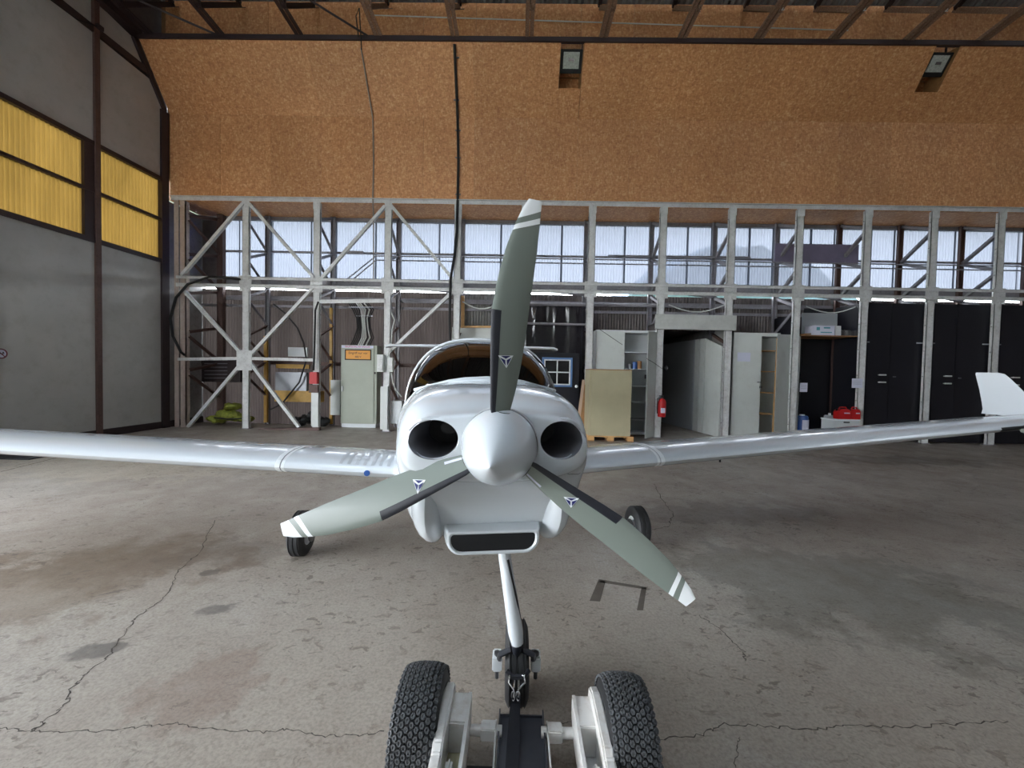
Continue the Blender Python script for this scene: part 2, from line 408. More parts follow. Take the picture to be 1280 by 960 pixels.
# floor and the ground outside
struct('floor', MB().box((A_.x - .6, FRONT, -.25), (XR + .3, 14.2, 0)), 'floor')
struct('ground', MB().box((-90, -60, -.6), (90, 140, -.26)), 'grass')
struct('apron', MB().box((-40, -40, -.259), (40, FRONT - .001, -.01)), 'floor')
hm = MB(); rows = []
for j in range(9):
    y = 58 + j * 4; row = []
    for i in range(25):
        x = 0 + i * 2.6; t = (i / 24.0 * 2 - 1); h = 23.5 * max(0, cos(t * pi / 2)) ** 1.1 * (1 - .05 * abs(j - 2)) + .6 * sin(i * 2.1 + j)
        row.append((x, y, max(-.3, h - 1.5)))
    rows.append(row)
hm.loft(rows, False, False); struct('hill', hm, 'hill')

# cracks and painted mark in the floor
fl_o = bpy.data.objects['floor']
LOCF = LOC['floor']
def crack(pts, w=.006, jag=.012, sub=9):
    P_ = [fl(*p) for p in pts]; L = []
    for a, b in zip(P_, P_[1:]):
        for k in range(sub):
            q = a.lerp(b, k / sub); L.append(q + Vector((random.uniform(-jag, jag), random.uniform(-jag, jag), 0)))
    L.append(P_[-1]); m = MB()
    for i in range(len(L) - 1):
        a, b = L[i], L[i + 1]; d = (b - a).normalized(); n = Vector((-d.y, d.x, 0)); w0 = w * random.uniform(.1, .55); w1 = w * random.uniform(.1, .55)
        m.poly([a - n * w0 + Vector((0, 0, .0005)), b - n * w1 + Vector((0, 0, .0005)), b + n * w1 + Vector((0, 0, .0005)), a + n * w0 + Vector((0, 0, .0005))], (0, 0, .0006))
    put('crack', m, 'crack', fl_o)
def crk_fix(*a, **k): crack(*a, **k)
crack([(270, 650), (250, 690), (222, 715), (208, 745), (180, 765), (165, 778), (140, 815), (115, 838), (92, 858), (82, 880), (55, 902), (38, 915)], .007)
crack([(0, 909), (38, 915), (80, 914), (140, 914), (180, 908), (215, 904), (255, 910), (330, 916), (360, 911), (400, 920), (440, 920), (480, 914)], .005, .008)
crack([(812, 925), (880, 918), (905, 905), (955, 908), (1020, 912), (1060, 905), (1130, 910), (1200, 905), (1260, 902)], .006, .01)
crack([(818, 605), (828, 625), (842, 642), (836, 658), (815, 662)], .01)
crack([(918, 960), (922, 935), (925, 922)], .004, .006)
crack([(690, 925), (703, 905), (725, 898)], .003, .005)
crack([(875, 770), (905, 790), (930, 815), (932, 826)], .006)
crack([(0, 590), (72, 572)], .02, .004)
fm = MB()
for quad in ([(757, 727), (750, 752), (737, 751), (748, 725)], [(748, 724), (808, 734), (808, 737), (750, 728)], [(802, 734), (808, 735), (804, 763), (796, 763)]):
    c = [fl(*q) + Vector((0, 0, .0004)) for q in quad]; fm.poly(c, (0, 0, .0006))
put('painted_mark', fm, 'floor_paint', fl_o)

# left wall: steel frame with sheet panels (hangar door leaves)
wl = struct('wall_left', lw_box(MB(), 3.39, 11.25, 0.0, .16, -.10, -.02), 'dark_steel')
YJ = [11.2, Y1 - .14, 8.40, 6.73, 5.06, 3.39]
YD = 3.39
def zmax(y): return 9.0 if y < YS else min(9.0, ZO + (Y1 - y) * (ZS - ZO) / (Y1 - YS))
for i in range(1, len(YJ) - 1):
    ya, yb = YJ[i + 1], YJ[i]
    m = lw_box(MB(), ya + .05, yb - .05, .16, 4.03, -.09, -.03); put('panel', m, 'panel_grey', wl)
    for (za, zb) in ((4.13, 5.05), (5.11, 6.00)):
        y0_, y1_ = ya + .08, yb - (.22 if i == 2 else .05)
        n = int((y1_ - y0_) / .076 * 6); rings = []
        for j in range(n + 1):
            y = y0_ + (y1_ - y0_) * j / n; d = .012 * sin(2 * pi * y / .076) - .08
            rings.append([LW(y, za, d), LW(y, zb, d), LW(y, zb, d - .004), LW(y, za, d - .004)])
        put('translucent_sheet', MB().loft(rings), 'yellow_sheet', wl)
    if i == 1:
        m = MB(); yt = yb - .03
        pts = [(ya + .05, 6.09), (yt, 6.09), (yt, zmax(yt)), (max(ya + .05, 9.72), min(8.25, zmax(9.72))), (ya + .05, 8.25)]
        m.poly([LW(y, z, -.09) for y, z in pts], (.06, 0, 0)); put('panel', m, 'panel_grey', wl)
        m = MB(); pts = [(ya + .05, 8.42), (9.56, 8.42), (YS, 8.85), (ya + .05, 8.95)]
        m.poly([LW(y, z, -.10) for y, z in pts], (.05, 0, 0)); put('panel', m, 'panel_grey', wl)
    else:
        put('panel', lw_box(MB(), ya + .05, yb - .05, 6.09, 8.27, -.09, -.03), 'panel_grey', wl)
        put('panel', lw_box(MB(), ya + .05, yb - .05, 8.42, 8.95, -.10, -.05), 'panel_grey', wl)
    put('mullion', lw_box(MB(), ya - .05, ya + .05, 0, 8.95, -.11, .02), 'rust_steel', wl)
for z0, z1 in ((4.03, 4.13), (5.05, 5.11), (6.00, 6.09), (8.27, 8.42)):
    put('rail', lw_box(MB(), YD, 10.0 if z0 < 7 else 9.66, z0, z1, -.11, .0), 'dark_steel', wl)
put('dark_strip', lw_box(MB(), 8.16, 8.37, 4.13, 6.0, -.10, -.01), 'dark_steel', wl)  # dark steel strip between the yellow sheets and the mullion
put('end_post', lw_box(MB(), Y1 - .22, Y1 - .03, 0, ZO, -.11, .02), 'dark_steel', wl)
m = MB().bar(LW(Y1 - .1, ZO, -.03), LW(YS - .05, ZS, -.03), .10); put('raking_rail', m, 'dark_steel', wl)
m = MB().bar(LW(YS, 9.02, .0), LW(FRONT, 9.12, .0), .26, .20); put('head_beam', m, 'dark_steel', wl)
m = lw_box(MB(), FRONT, YD, 4.6, 9.0, -.10, -.04); put('lintel_panel', m, 'panel_grey', wl)
m = lw_box(MB(), Y1 - .02, 11.25, 0, 5.6, -.10, -.04); put('end_panel', m, 'grey_sheet', wl)
m = MB().poly([LW(10.3, 6.12, -.12), LW(YD, 6.12, -.12), LW(YD, 8.9, -.12), LW(FRONT, 8.9, -.12), LW(FRONT, 15.6, -.12), LW(5, 12.3, -.12), LW(10.3, 10.6, -.12)], (-.04, 0, 0))
put('gable_sheet', m, 'brown_sheet', wl)

# OSB cladding of the back wall
wb = struct('wall_back', MB().box((A_.x - .12, Y1 + .04, ZT - .04), (XR, Y1 + .06, ZO)), 'pine_dark')
xs = A_.x + .02; k = 0
HOLE = []
for (pa, pb, py0) in ((697, 729, 90), (1144, 1186, 100)):
    q = PY((pa + pb) / 2, py0, 9.6); HOLE.append((q.x - .26, q.x + .26))
SL = Vector((0, YS - Y1, ZS - ZO)); SN = Vector((0, -(ZS - ZO), YS - Y1)).normalized()   # slope direction / inward normal
seams = [A_.x + .02]
while seams[-1] < XR - .3: seams.append(min(XR, seams[-1] + 1.25))
def osb_panel(x0, x1, t0, t1, parent):
    b0 = Vector((0, Y1, ZO)) + SL * t0; b1 = Vector((0, Y1, ZO)) + SL * t1; g = .0008; off = SN * random.uniform(.0, .004)
    vs = [Vector((x0 + g, b0.y, b0.z)) + off, Vector((x1 - g, b0.y, b0.z)) + off, Vector((x1 - g, b1.y, b1.z)) + off, Vector((x0 + g, b1.y, b1.z)) + off]
    put('osb_panel', MB().poly(vs, -SN * .018), 'osb', parent)
for a, b in zip(seams, seams[1:]):
    d = random.uniform(0, .004)
    put('osb_panel', MB().box((a + .0025, Y1 + .0 - d, ZT + .02), (b - .0025, Y1 + .018, ZO - .003)), 'osb', wb)
cs = struct('ceiling_slope', MB().bar((A_.x, YS, ZS + .04), (XR, YS, ZS + .04), .08, .10), 'dark_steel')
HT = .42
cut = sorted(set(seams + [v for h in HOLE for v in h]))
for a, b in zip(cut, cut[1:]):
    mid = (a + b) / 2
    inh = any(h0 - .01 < mid < h1 + .01 for h0, h1 in HOLE)
    if b - a < .03: continue
    osb_panel(a, b, 0, HT if inh else 1, cs)
for (h0, h1) in HOLE:
    b0 = Vector((0, Y1, ZO)) + SL * HT
    put('recess_back', MB().box((h0 - .02, Y1 - .02, b0.z - .03), (h1 + .02, Y1, ZS + .25)), 'osb', cs)
    put('recess_floor', MB().box((h0, b0.y + .01, b0.z - .03), (h1, Y1 - .02, b0.z - .01)), 'osb', cs)
    m = MB()
    for xx in (h0, h1):
        m.poly([(xx - .009, b0.y, b0.z), (xx - .009, Y1 - .02, b0.z), (xx - .009, Y1 - .02, ZS + .2), (xx - .009, YS, ZS)], (.018, 0, 0))
    put('recess_side', m, 'pine_dark', cs)
wu = struct('wall_back_upper', MB().box((A_.x - .1, 10.14, 5.7), (XR, 10.16, 10.4)).box((A_.x - .1, 9.98, 8.6), (XR, 10.0, 10.31)), 'pine_dark')
for a, b in zip(seams, seams[1:]):
    put('osb_panel', MB().box((a + .004, 9.955 - random.uniform(0, .006), 8.62), (b - .004, 9.98, 10.31)), 'osb', wu)
put('osb_soffit', MB().box((A_.x, Y1 + .02, ZT - .06), (XR, Y3 - .02, ZT - .04)), 'osb', wb)

# roof
def zroof(y): return 10.26 + (10.2 - y) * .327
SKY_X = [(-7.0, -5.4), (-4.2, -2.6), (-1.4, .2)]; SKY_Y = (1.0, -5.5)  # added skylights out of view, placed to fill the hall with daylight
def roof_piece(x0, x1, y0, y1, dz=0):
    n = max(2, int((x1 - x0) / .0375)); rings = []
    for i in range(n + 1):
        x = x0 + (x1 - x0) * i / n; d = .025 * sin(2 * pi * x / .15) + dz
        rings.append([(x, y0, zroof(y0) + d), (x, y1, zroof(y1) + d), (x, y1, zroof(y1) + d + .03), (x, y0, zroof(y0) + d + .03)])
    return rings
struct('ceiling_annex', MB().box((A_.x - .4, 10.16, 5.68), (XR, 11.5, 5.72)), 'roof_sheet')
rm = MB().loft(roof_piece(A_.x - .4, XR + .3, 10.2, SKY_Y[0])); rm.loft(roof_piece(A_.x - .4, XR + .3, SKY_Y[1], FRONT - .2))
xx = [A_.x - .4] + [v for p in SKY_X for v in p] + [XR + .3]
for i in range(0, len(xx), 2): rm.loft(roof_piece(xx[i], xx[i + 1], *SKY_Y))
rf = struct('ceiling_roof', rm, 'roof_sheet')
for a, b in SKY_X: put('added_skylight_sheet', MB().loft(roof_piece(a - .05, b + .05, SKY_Y[0] + .1, SKY_Y[1] - .1, .035)), 'fill_skylight', rf)
# right wall and the front wall around the open doorway (behind the photographer)
struct('wall_right', MB().box((XR, FRONT, 0), (XR + .2, 14.2, 13.0)), 'brown_sheet')
DR0, DR1, DRZ = A_.x + .3, 4.0, 4.6
fw = MB().box((A_.x - .9, FRONT - .2, 0), (XR, FRONT, 15.2))
struct('wall_front', fw, 'panel_grey')

# rear wall below and between the windows
wr = struct('wall_rear', MB().box((A_.x, Y3 - .06, 3.76), (XR, Y3 + .02, 3.92)), 'grey_steel')
XP = [X0] + PXW
PASS = (PXW[6] - .02, PXW[7] + .05)
for i in range(len(XP) - 1):
    a, b = XP[i], XP[i + 1]
    if i == 0: a = A_.x
    z0 = 0.0
    if 7 == i: z0 = 2.75          # passage opening
    matn = 'old_sheet' if i < 4 else ('grey_sheet' if i < 5 else 'brown_sheet')
    put('corrugated_sheet', corr(a, b, z0, 3.66, Y3), matn, wr)
put('top_rail', MB().box((A_.x, Y3 - .08, 5.52), (XR, Y3 + .02, 5.66)), 'grey_steel', wr)
put('girt', MB().box((A_.x, Y3 - .05, 1.62), (XR if False else PXW[5], Y3 - .015, 1.72)), 'rust_steel', wr)
put('girt', MB().box((A_.x, Y3 - .05, 3.18), (XR, Y3 - .015, 3.25)), 'grey_steel', wr)
# windows of translucent corrugated sheet, one per bay
wx0 = PY(272, 300, Y3).x
for i in range(len(XP) - 1):
    a, b = XP[i] * 1.0, XP[i + 1]
    # rear bays line up with rear chords
    if i == 0:
        put('dark_sheet', MB().box((A_.x, Y3, 3.92), (wx0, Y3 + .02, 5.55)), 'brown_sheet', wr); a = wx0
    w = struct('window_%d' % (i + 1), MB().box((a, Y3 - .05, 4.66), (b, Y3 + .0, 4.71)), 'grey_steel')
    sp_x = a + (b - a) * .62
    if i == 0:
        put('pane', corr(a, a + .2, 3.92, 5.53, Y3 + .02), 'blue_sheet', w); a += .2; sp_x = a + .4
    for z0, z1 in ((3.91, 4.69), (4.68, 5.54)):
        put('pane', corr(a - .02, sp_x + .02, z0, z1, Y3 + .012), 'clear_sheet', w)
        put('pane', corr(sp_x - .03, b + .03, z0, z1, Y3 + .03), 'clear_sheet', w)

# passage behind the header board
px0, px1 = PASS
struct('wall_passage_left', MB().box((px0, Y1 + .15, 0), (px0 + .03, 14.1, 2.85)), 'brown_sheet')
struct('wall_passage_back', MB().box((px0, 14.0, 0), (px1, 14.1, 2.9)), 'brown_sheet')
struct('ceiling_passage', MB().box((px0, Y1 + .2, 2.80), (px1, 14.1, 2.86)), 'brown_sheet')
wp = struct('wall_passage_right', MB().box((px1 - .02, Y1 + .12, 0), (px1 + .02, 14.1, 2.8)), 'grey_sheet')
e0 = PY(907, 500, Y1 + .15); e1x = PY(880, 500, 11.2).x
def pr(y):  # right side of the passage leans inwards with depth
    return px1 - .10 - (y - Y1) * .12
for j, (ya, yb, mn) in enumerate(((10.25, 10.95, 'cab_white'), (10.99, 11.2, 'cab_white'), (11.24, 11.45, 'cab_white'), (11.5, 13.9, 'brown_sheet'))):
    m = MB().poly([(pr(ya), ya, 0.02), (pr(yb), yb, 0.02), (pr(yb), yb, 2.55), (pr(ya), ya, 2.3 if j == 0 else 2.55)], (.03, 0, 0)); put('wall_board', m, mn if j < 3 else 'slot', wp)

# ------------------------------------------------------------------ steel lattice posts
ORD = ['second', 'third', 'fourth', 'fifth', 'sixth', 'seventh', 'eighth', 'ninth', 'tenth', 'eleventh', 'twelfth', 'thirteenth']
PL = ['white steel lattice post with cross braces meeting on both its sides, behind the yellow heap',
      'white lattice post left of the green-grey cabinet, carrying the small red box',
      'white lattice post right of the green-grey cabinet, with grey junction boxes',
      'white lattice post with the thick black cable down its front, left of the propeller',
      'white lattice post hidden mostly behind the upright propeller blade',
      'white lattice post just left of the tall white cabinet, behind the beige box',
      'white lattice post left of the dark passage, carrying the red fire extinguisher',
      'white lattice post right of the dark passage, with peeling paint',
      'white lattice post left of the dark open bay, beside the wooden-shelved cabinet',
      'white lattice post right of the dark bay, beside the red fuel cans',
      'white lattice post between two pairs of black doors, left of the winglet',
      'white lattice post directly behind the raised winglet, near the right edge']
def lattice_post(x, i, label):
    t = thing('lattice_post', label, 'post', (x, Y1, 0), 'lattice posts along the back wall')
    w = .085
    m = MB().box((x - w, Y1, 0.0), (x + w, Y1 + .012, ZT)).box((x - w, Y1, 0), (x - w + .012, Y1 + .07, ZT)).box((x + w - .012, Y1, 0), (x + w, Y1 + .07, ZT))
    put('front_chord', m, 'white_steel', t)
    m = MB().box((x - .06, Y2 - .07, 0), (x - .045, Y2, ZT - .07)).box((x + .045, Y2 - .07, 0), (x + .06, Y2, ZT - .07)).box((x - .06, Y2 - .012, 0), (x + .06, Y2, ZT - .07))
    put('rear_chord', m, 'rust_steel' if i < 0 or i >= 9 else 'grey_steel', t)
    z = ZT - .12
    while z > 1.0:
        put('brace', MB().angle((x, Y2 - .06, z), (x, Y1 + .06, z - .33), .07, .01, (1, 0, 0)), 'rust_steel' if z < 3.6 or i < 0 else 'grey_steel', t)
        put('brace', MB().angle((x, Y1 + .06, z - .38), (x, Y2 - .06, z - .93), .07, .01, (1, 0, 0)), 'rust_steel' if z < 3.6 or i < 0 else 'grey_steel', t)
        z -= .965
    m = MB().box((x - .15, Y1 - .012, 3.42), (x + .15, Y1 - .002, 3.80)); 
    for a in (-.11, -.04, .04, .11):
        for zz in (3.46, 3.52, 3.70, 3.76): m.cbox((x + a, Y1 - .018, zz), (.022, .014, .022))
    put('gusset', m, 'white_steel', t)
    m = MB().box((x - .09, Y1 - .012, ZT - .22), (x + .09, Y1 - .002, ZT + .02)); put('gusset', m, 'white_steel', t)
    m = MB().box((x - .12, Y1 - .03, 0), (x + .12, Y1 + .12, .015)); put('base_plate', m, 'grey_steel', t)
    m = MB()
    for q in range(9):
        for sx in (-1, 1): m.cbox((x + sx * (w + .005), Y1 + .035, .4 + q * .62), (.018, .02, .02))
    put('bolts', m, 'grey_steel', t, kind='stuff')
    return t
for i, x in enumerate(PXW):
    lattice_post(x, i, PL[i] if i < len(PL) else 'white lattice post beyond the right edge of the picture, number %s past the winglet' % ('one', 'two', 'three', 'four', 'five')[i - 12])
t = thing('corner_post', 'pinkish white steel corner post beside the left wall, with rusty braces behind', 'post', (X0, Y1, 0))
put('front_chord', MB().box((X0 - .17, Y1, 0), (X0 - .06, Y1 + .02, ZT + .05)).box((X0 - .02, Y1, 0), (X0 + .12, Y1 + .02, ZT)).box((X0 + .10, Y1, 0), (X0 + .12, Y1 + .12, ZT)), paint('pink_steel', (186, 170, 160), .5, dirt=(130, 100, 84), dirt_amt=.4, scale=5), t)
put('rear_chord', MB().box((X0 + .28, Y2 - .1, 0), (X0 + .44, Y2 + .02, ZT - .07)), 'rust_steel', t)
z = ZT - .2
while z > .8:
    put('brace', MB().angle((X0 + .30, Y2 - .06, z), (X0 + .10, Y1 + .1, z - .18), .08, .012, (1, 0, 0)), 'rust_steel', t)
    put('brace', MB().angle((X0 + .10, Y1 + .1, z - .28), (X0 + .30, Y2 - .06, z - .88), .09, .012, (1, 0, 0)), 'rust_steel', t); z -= .965

# horizontal girders
m = MB().box((A_.x + .05, Y1 - .015, ZT - .05), (XR, Y1 - .001, ZT + .05)).box((A_.x + .05, Y1 - .06, ZT + .035), (XR, Y1 - .001, ZT + .05))
put('top_girder', m, 'white_steel', label='white steel rail running along the bottom edge of the wood board cladding', cat='girder')
t = thing('middle_girder', 'white double steel girder running between the posts below the window band', 'girder', (0, Y1 + .1, 3.5))
for z, h in ((3.70, .07), (3.50, .09)):
    put('chord', MB().box((X0 - .1, Y1 - .035, z), (XR, Y1 - .016, z + h)).box((X0 - .1, Y1 - .035, z + h - .012), (XR, Y1 + .06, z + h)), 'white_steel', t)
put('rear_chord', MB().bar((X0 + .3, Y2 + .05, 3.42), (XR, Y2 + .05, 3.42), .05, .12), 'grey_steel', t)
for i in range(len(PXW) - 1):
    if i % 2 == 0: put('lacing', MB().angle((PXW[i], Y1 + .08, 3.6), (PXW[i + 1], Y2 - .1, 3.6), .06, .01), 'grey_steel', t)
def Q(px, py, y=Y1): return PY(px, py, y)
def member(a, b, label, w=.075, mat='white_steel', name='diagonal_brace', y=Y1 - .03, grp='diagonal braces of the wall frame'):
    put(name, MB().angle(Q(a[0], a[1], y), Q(b[0], b[1], y), w, .012, (0, 1, 0)), mat, label=label, cat='brace', group=grp)
member((303, 254), (226, 344), 'white diagonal brace in the top of the first bay, falling to the corner post')
member((228, 362), (303, 444), 'white diagonal brace of the first bay from mid girder down to the star joint')
member((303, 452), (234, 534), 'white diagonal brace of the first bay falling left from the star joint to the floor')
member((311, 254), (392, 347), 'white diagonal brace in the top of the second bay, falling right')
member((392, 358), (312, 444), 'white diagonal brace of the second bay rising right from the star joint')
member((311, 452), (373, 534), 'white diagonal brace of the second bay falling right from the star joint to the floor')
member((481, 257), (401, 348), 'white diagonal brace in the window above the green-grey cabinet, falling left')
member((489, 257), (567, 350), 'white diagonal brace in the window left of the black cable, falling right')
member((566, 364), (486, 440), 'white diagonal brace of the fourth bay behind the canopy, rising right')
member((222, 449), (303, 448), 'white horizontal strut between corner post and star joint', name='strut')
member((311, 448), (391, 450), 'white horizontal strut between star joint and the red box post', name='strut')
member((398, 377), (481, 376), 'white horizontal strut above the green-grey cabinet', name='strut', w=.09)
put('gusset_plate', MB().box((PXW[0] - .19, Y1 - .05, PY(307, 463, Y1).z), (PXW[0] + .19, Y1 - .038, PY(307, 438, Y1).z)), 'white_steel', label='white square joint plate where four diagonal braces meet', cat='plate')
# conduits over the windows
for k_, (z, lab) in enumerate(((4.60, 'upper'), (4.49, 'lower'))):
    p = Q(470, 327 - k_ * 1, 10.7); pts = [PY(430 + k_ * 8, 352, 10.7), Vector((p.x, 10.7, z - .09)), Vector((XR, 10.7, z - .09))]
    put('pipe', MB().tube(pts, .017, 6), 'grey_steel', label='grey conduit pipe crossing all windows, %s of the pair' % lab, cat='pipe')
put('strip_lamp', MB().bar(PY(760, 320, 10.9), PY(938, 322, 10.9), .05, .05), 'grey_steel', label='thin grey metal strip lying across two windows right of the propeller', cat='strip')
put('strip_lamp', MB().bar(PY(432, 315.5, 10.9), PY(454, 316, 10.9), .05, .08), 'grey_steel', label='short grey strip on the window bar above the green-grey cabinet', cat='strip')
bd = MB().box((PY(968, 330, 10.8).x, 10.78, PY(1000, 328, 10.8).z), (PY(1072, 328, 10.8).x, 10.81, PY(1000, 305, 10.8).z))
put('board', bd, paint('lilac_board', (120, 112, 136), .6), label='dull purple board leaning across the windows above the dark open bay', cat='board')

# ------------------------------------------------------------------ roof trusses
RL = []
for i, x in enumerate([X0] + PXW):
    lab = 'rusty steel roof truss %s' % (['nearest the left wall', 'second from the left wall, above the yellow heap', 'third from the left wall, above the red box post', 'above the left conduit on the wood boards',
        'above the black cable on the wood boards', 'just left of the floodlight over the propeller', 'just right of the floodlight over the propeller', 'above the fire extinguisher post', 'above the post right of the passage',
        'above the left post of the dark open bay', 'above the red fuel cans', 'left of the right-hand floodlight', 'right of the right-hand floodlight'][i] if i < 13 else 'outside the picture, %s from the left wall' % ORD[min(i - 1, 11)])
    if i >= 13 : lab = 'rusty steel roof truss outside the right edge of the picture, number %s' % ('one', 'two', 'three', 'four', 'five')[i - 13]
    t = thing('roof_truss', lab, 'truss', (x, YS, 8.9), 'roof trusses')
    zr = lambda y: 10.22 + (10.05 - y) * .333
    mt = 'dark_steel' if i < 3 else 'roof_steel'
    for s in (-1, 1): put('lower_chord', MB().angle((x + s * .05, YS + .05, 8.95), (x + s * .05, FRONT + .2, 9.6), .085, .014), mt, t)
    put('upper_chord', MB().bar((x, 9.85, zr(9.85) - .12), (x, FRONT + .2, zr(FRONT) - .12 - .5), .08, .08), 'dark_steel', t)
    yy = YS
    while yy > FRONT + 2:
        zl = 8.93 + (YS - yy) * .052
        put('web_bar', MB().angle((x, yy - .75, zl + .03), (x, yy + .45 if yy < 9 else 9.9, zr(min(yy + .45, 9.9)) - .15), .10, .012, (1, 0, 0)), mt, t)
        put('web_bar', MB().angle((x + .05, yy - .75, zl + .03), (x + .05, yy - 1.0, zr(yy - 1.0) - .15), .06, .01, (1, 0, 0)), mt if i < 8 else 'white_steel', t)
        yy -= 1.7
for j, (a, b, lab) in enumerate((((270, 43), (172, 0), 'thin brown bracing rod at the top left, near the left wall'), ((463, 47), (387, 0), 'thin brown bracing rod left of the white roof member'))):
    p = PY(a[0], a[1], YS + .0); q = PY(b[0], b[1], 8.7)
    put('bracing_rod', MB().tube([p, q], .022, 6), 'dark_steel', label=lab, cat='rod')
p = PY(466, 19, 9.9); q = PY(1060, 38, 9.9)
put('conduit', MB().tube([p, (p + q) / 2, q], .013, 6), 'cab_white', label='thin white conduit running along the wood boards between the roof trusses', cat='pipe')

# ================================================================== WALL-SIDE THINGS
def front(px, py, y): return PY(px, py, y)
def fbox(pa, pb, y0, y1):     # box whose front face spans two picture points at depth y0
    a = PY(pa[0], pa[1], y0); b = PY(pb[0], pb[1], y0)
    return MB().box((a.x, y0, b.z), (b.x, y1, a.z))
# cables on the wood boards
def on_boards(px0, py_list, off=.02):
    pts = []
    for (px, py) in py_list:
        q = PY(px, py, Y1 - off)
        if q.z > ZO:   # on the slope
            d = ray(px, py); n = SN; o = Vector((0, Y1, ZO)) + n * off
            q = CAM + d * ((o - CAM).dot(n) / d.dot(n))
        pts.append(q)
    return pts
t = thing('conduit', 'thin grey conduit running down the wood boards above the green-grey cabinet', 'pipe', PY(465, 250, Y1 - .03))
put('pipe', MB().tube(on_boards(0, [(451, 60), (453, 70), (466, 148), (467, 200), (466, 247)]) + [PY(467, 280, Y1 - .02), PY(467, 350, Y1 - .02)], .017, 6), 'conduit', t)
t = thing('thick_cable', 'thick black cable running down the wood boards to the post left of the propeller', 'cable', PY(571, 340, Y1 - .05))
put('cable', MB().tube(on_boards(0, [(568, 55), (570, 100), (572, 148), (573, 200), (572, 250)], .035) + [PY(571, 290, Y1 - .05), PY(568, 320, Y1 - .05), PY(563, 350, Y1 - .05), PY(562, 400, Y1 - .05), PY(563, 425, Y1 - .05)], .032, 8), 'black', t)
for py in (72, 125, 163, 197, 243):
    q = on_boards(0, [(570.5 if py < 150 else 572.5, py)], .03)[0]; put('clip', MB().cbox(q, (.13, .03, .015)), 'steel', t)
put('pendant_cable', MB().tube([PY(448, 46, YS - .1), PY(445, 20, YS - .1), PY(449, 10, YS - .1), PY(452, 62, YS - .1)], .012, 6), 'black', label='short black cable looping at the top end of the grey conduit', cat='cable')
t = thing('door_cable', 'thin dark cable hanging in a loop across the top of the left wall', 'cable', LW(8.4, 8.4, .06))
put('cable', MB().tube([LW(6.6, 9.0, .06), LW(6.9, 8.5, .06), LW(7.4, 8.2, .06), LW(8.0, 8.22, .06), LW(8.42, 8.42, .06)], .012, 6), 'black', t)
b_ = LW(8.42, 8.42, .05); put('bracket', MB().cbox(b_, (.06, .12, .08)), 'dark_steel', t)
# floodlights
for (h0, h1), lab in zip(HOLE, ('square floodlight in the ceiling recess directly above the propeller', 'square floodlight in the recess at the upper right')):
    xm = (h0 + h1) / 2; c = Vector((xm, YS + .34, ZS - .16)); R = Euler((radians(38), 0, 0))
    Rm = R.to_matrix(); t = thing('floodlight', lab, 'lamp', c, 'floodlights in the ceiling recesses')
    hb = MB().cbox(c, (.50, .24, .44), R); put('housing', hb, 'black', t, bevel=.01)
    put('lamp_glass', MB().cbox(c + Rm @ Vector((0, -.125, .02)), (.36, .012, .30), R), 'lampglass', t)
    put('reflector', MB().cbox(c + Rm @ Vector((0, -.135, .03)), (.12, .012, .05), R), 'chrome', t)
    m = MB()
    for s in (-1, 1): m.bar(c + Vector((s * .255, 0, 0)), Vector((xm + s * .255, YS + .3, ZS + .3)), .02, .04)
    put('bracket', m, 'dark_steel', t)
# prohibition sign
t = thing('prohibition_sign', 'small round red-ringed prohibition sign on the grey panel at the left edge', 'sign', LW(0, 0))
rr = PX(1, 442, LW(6.9, 2, .0).x); 
# intersect the sign position with the panel plane
d = ray(1, 442); k_ = (A_.x + DV.x * (0 - Y1) - .03 - CAM.x) / (d.x - DV.x * d.y); sgc = CAM + d * k_
ax = Vector((1, -DV.x, 0)).normalized(); side = Vector((DV.x, 1, 0)).normalized()
t.location = sgc; LOC[t.name] = sgc.copy()
put('disc', MB().lathe([(0, .0), (.085, .0), (.085, .004), (0, .004)], sgc, ax, 24), 'paper', t)
put('ring', MB().lathe([(.068, .004), (.088, .004), (.088, .007), (.068, .007), (.068, .004)], sgc, ax, 24), paint('sign_ring', (110, 52, 62), .6), t)
u1 = (side + Vector((0, 0, 1))).normalized()
put('bar', MB().bar(sgc + ax * .006 - u1 * Vector((1, 1, 1)).length * 0 + (side * -.055 + Vector((0, 0, .055))), sgc + ax * .006 + (side * .055 - Vector((0, 0, .055))), .014, .004, ax), 'sign_ring' if 'sign_ring' in M else bpy.data.materials['sign_ring'], t)
put('pictogram', MB().bar(sgc + ax * .005 - side * .045, sgc + ax * .005 + side * .045, .003, .014, (0, 0, 1)).cbox(sgc + ax * .005 + side * .03 + Vector((0, 0, .02)), (.003, .02, .02)), 'blackprint', t)

# electrical cabinet
yc = 10.68
t = thing('electrical_cabinet', 'green-grey electrical cabinet with an orange warning sign, standing between two posts', 'cabinet', PY(448, 533, yc))
a = PY(426, 431, yc); b = PY(470, 534, yc)
put('body', MB().box((a.x, yc + .02, .10), (b.x, yc + .38, a.z)), 'cab_green', t, bevel=.006)
put('plinth', MB().box((a.x + .02, yc + .03, 0), (b.x - .02, yc + .36, .10)), 'gel_grey', t)
put('door', MB().box((a.x + .01, yc, .14), (b.x - .07, yc + .022, a.z - .012)), 'cab_green', t, bevel=.004)
put('door_handle', MB().cbox((a.x + .05, yc - .012, 1.02), (.03, .03, .14)), 'gel_grey', t, bevel=.004)
o1 = PY(431, 436.5, yc - .01); o2 = PY(464, 450.5, yc - .01)
sg = put('warning_sign', MB().box((o1.x, yc - .006, o2.z), (o2.x, yc - .0005, o1.z)), 'blackprint', t, label='orange warning sign with a dark frame')
ins = .028
put('sign_face', MB().box((o1.x + ins, yc - .009, o2.z + ins), (o2.x - ins, yc - .006, o1.z - ins)), 'orange', sg)
cx_ = (o1.x + o2.x) / 2
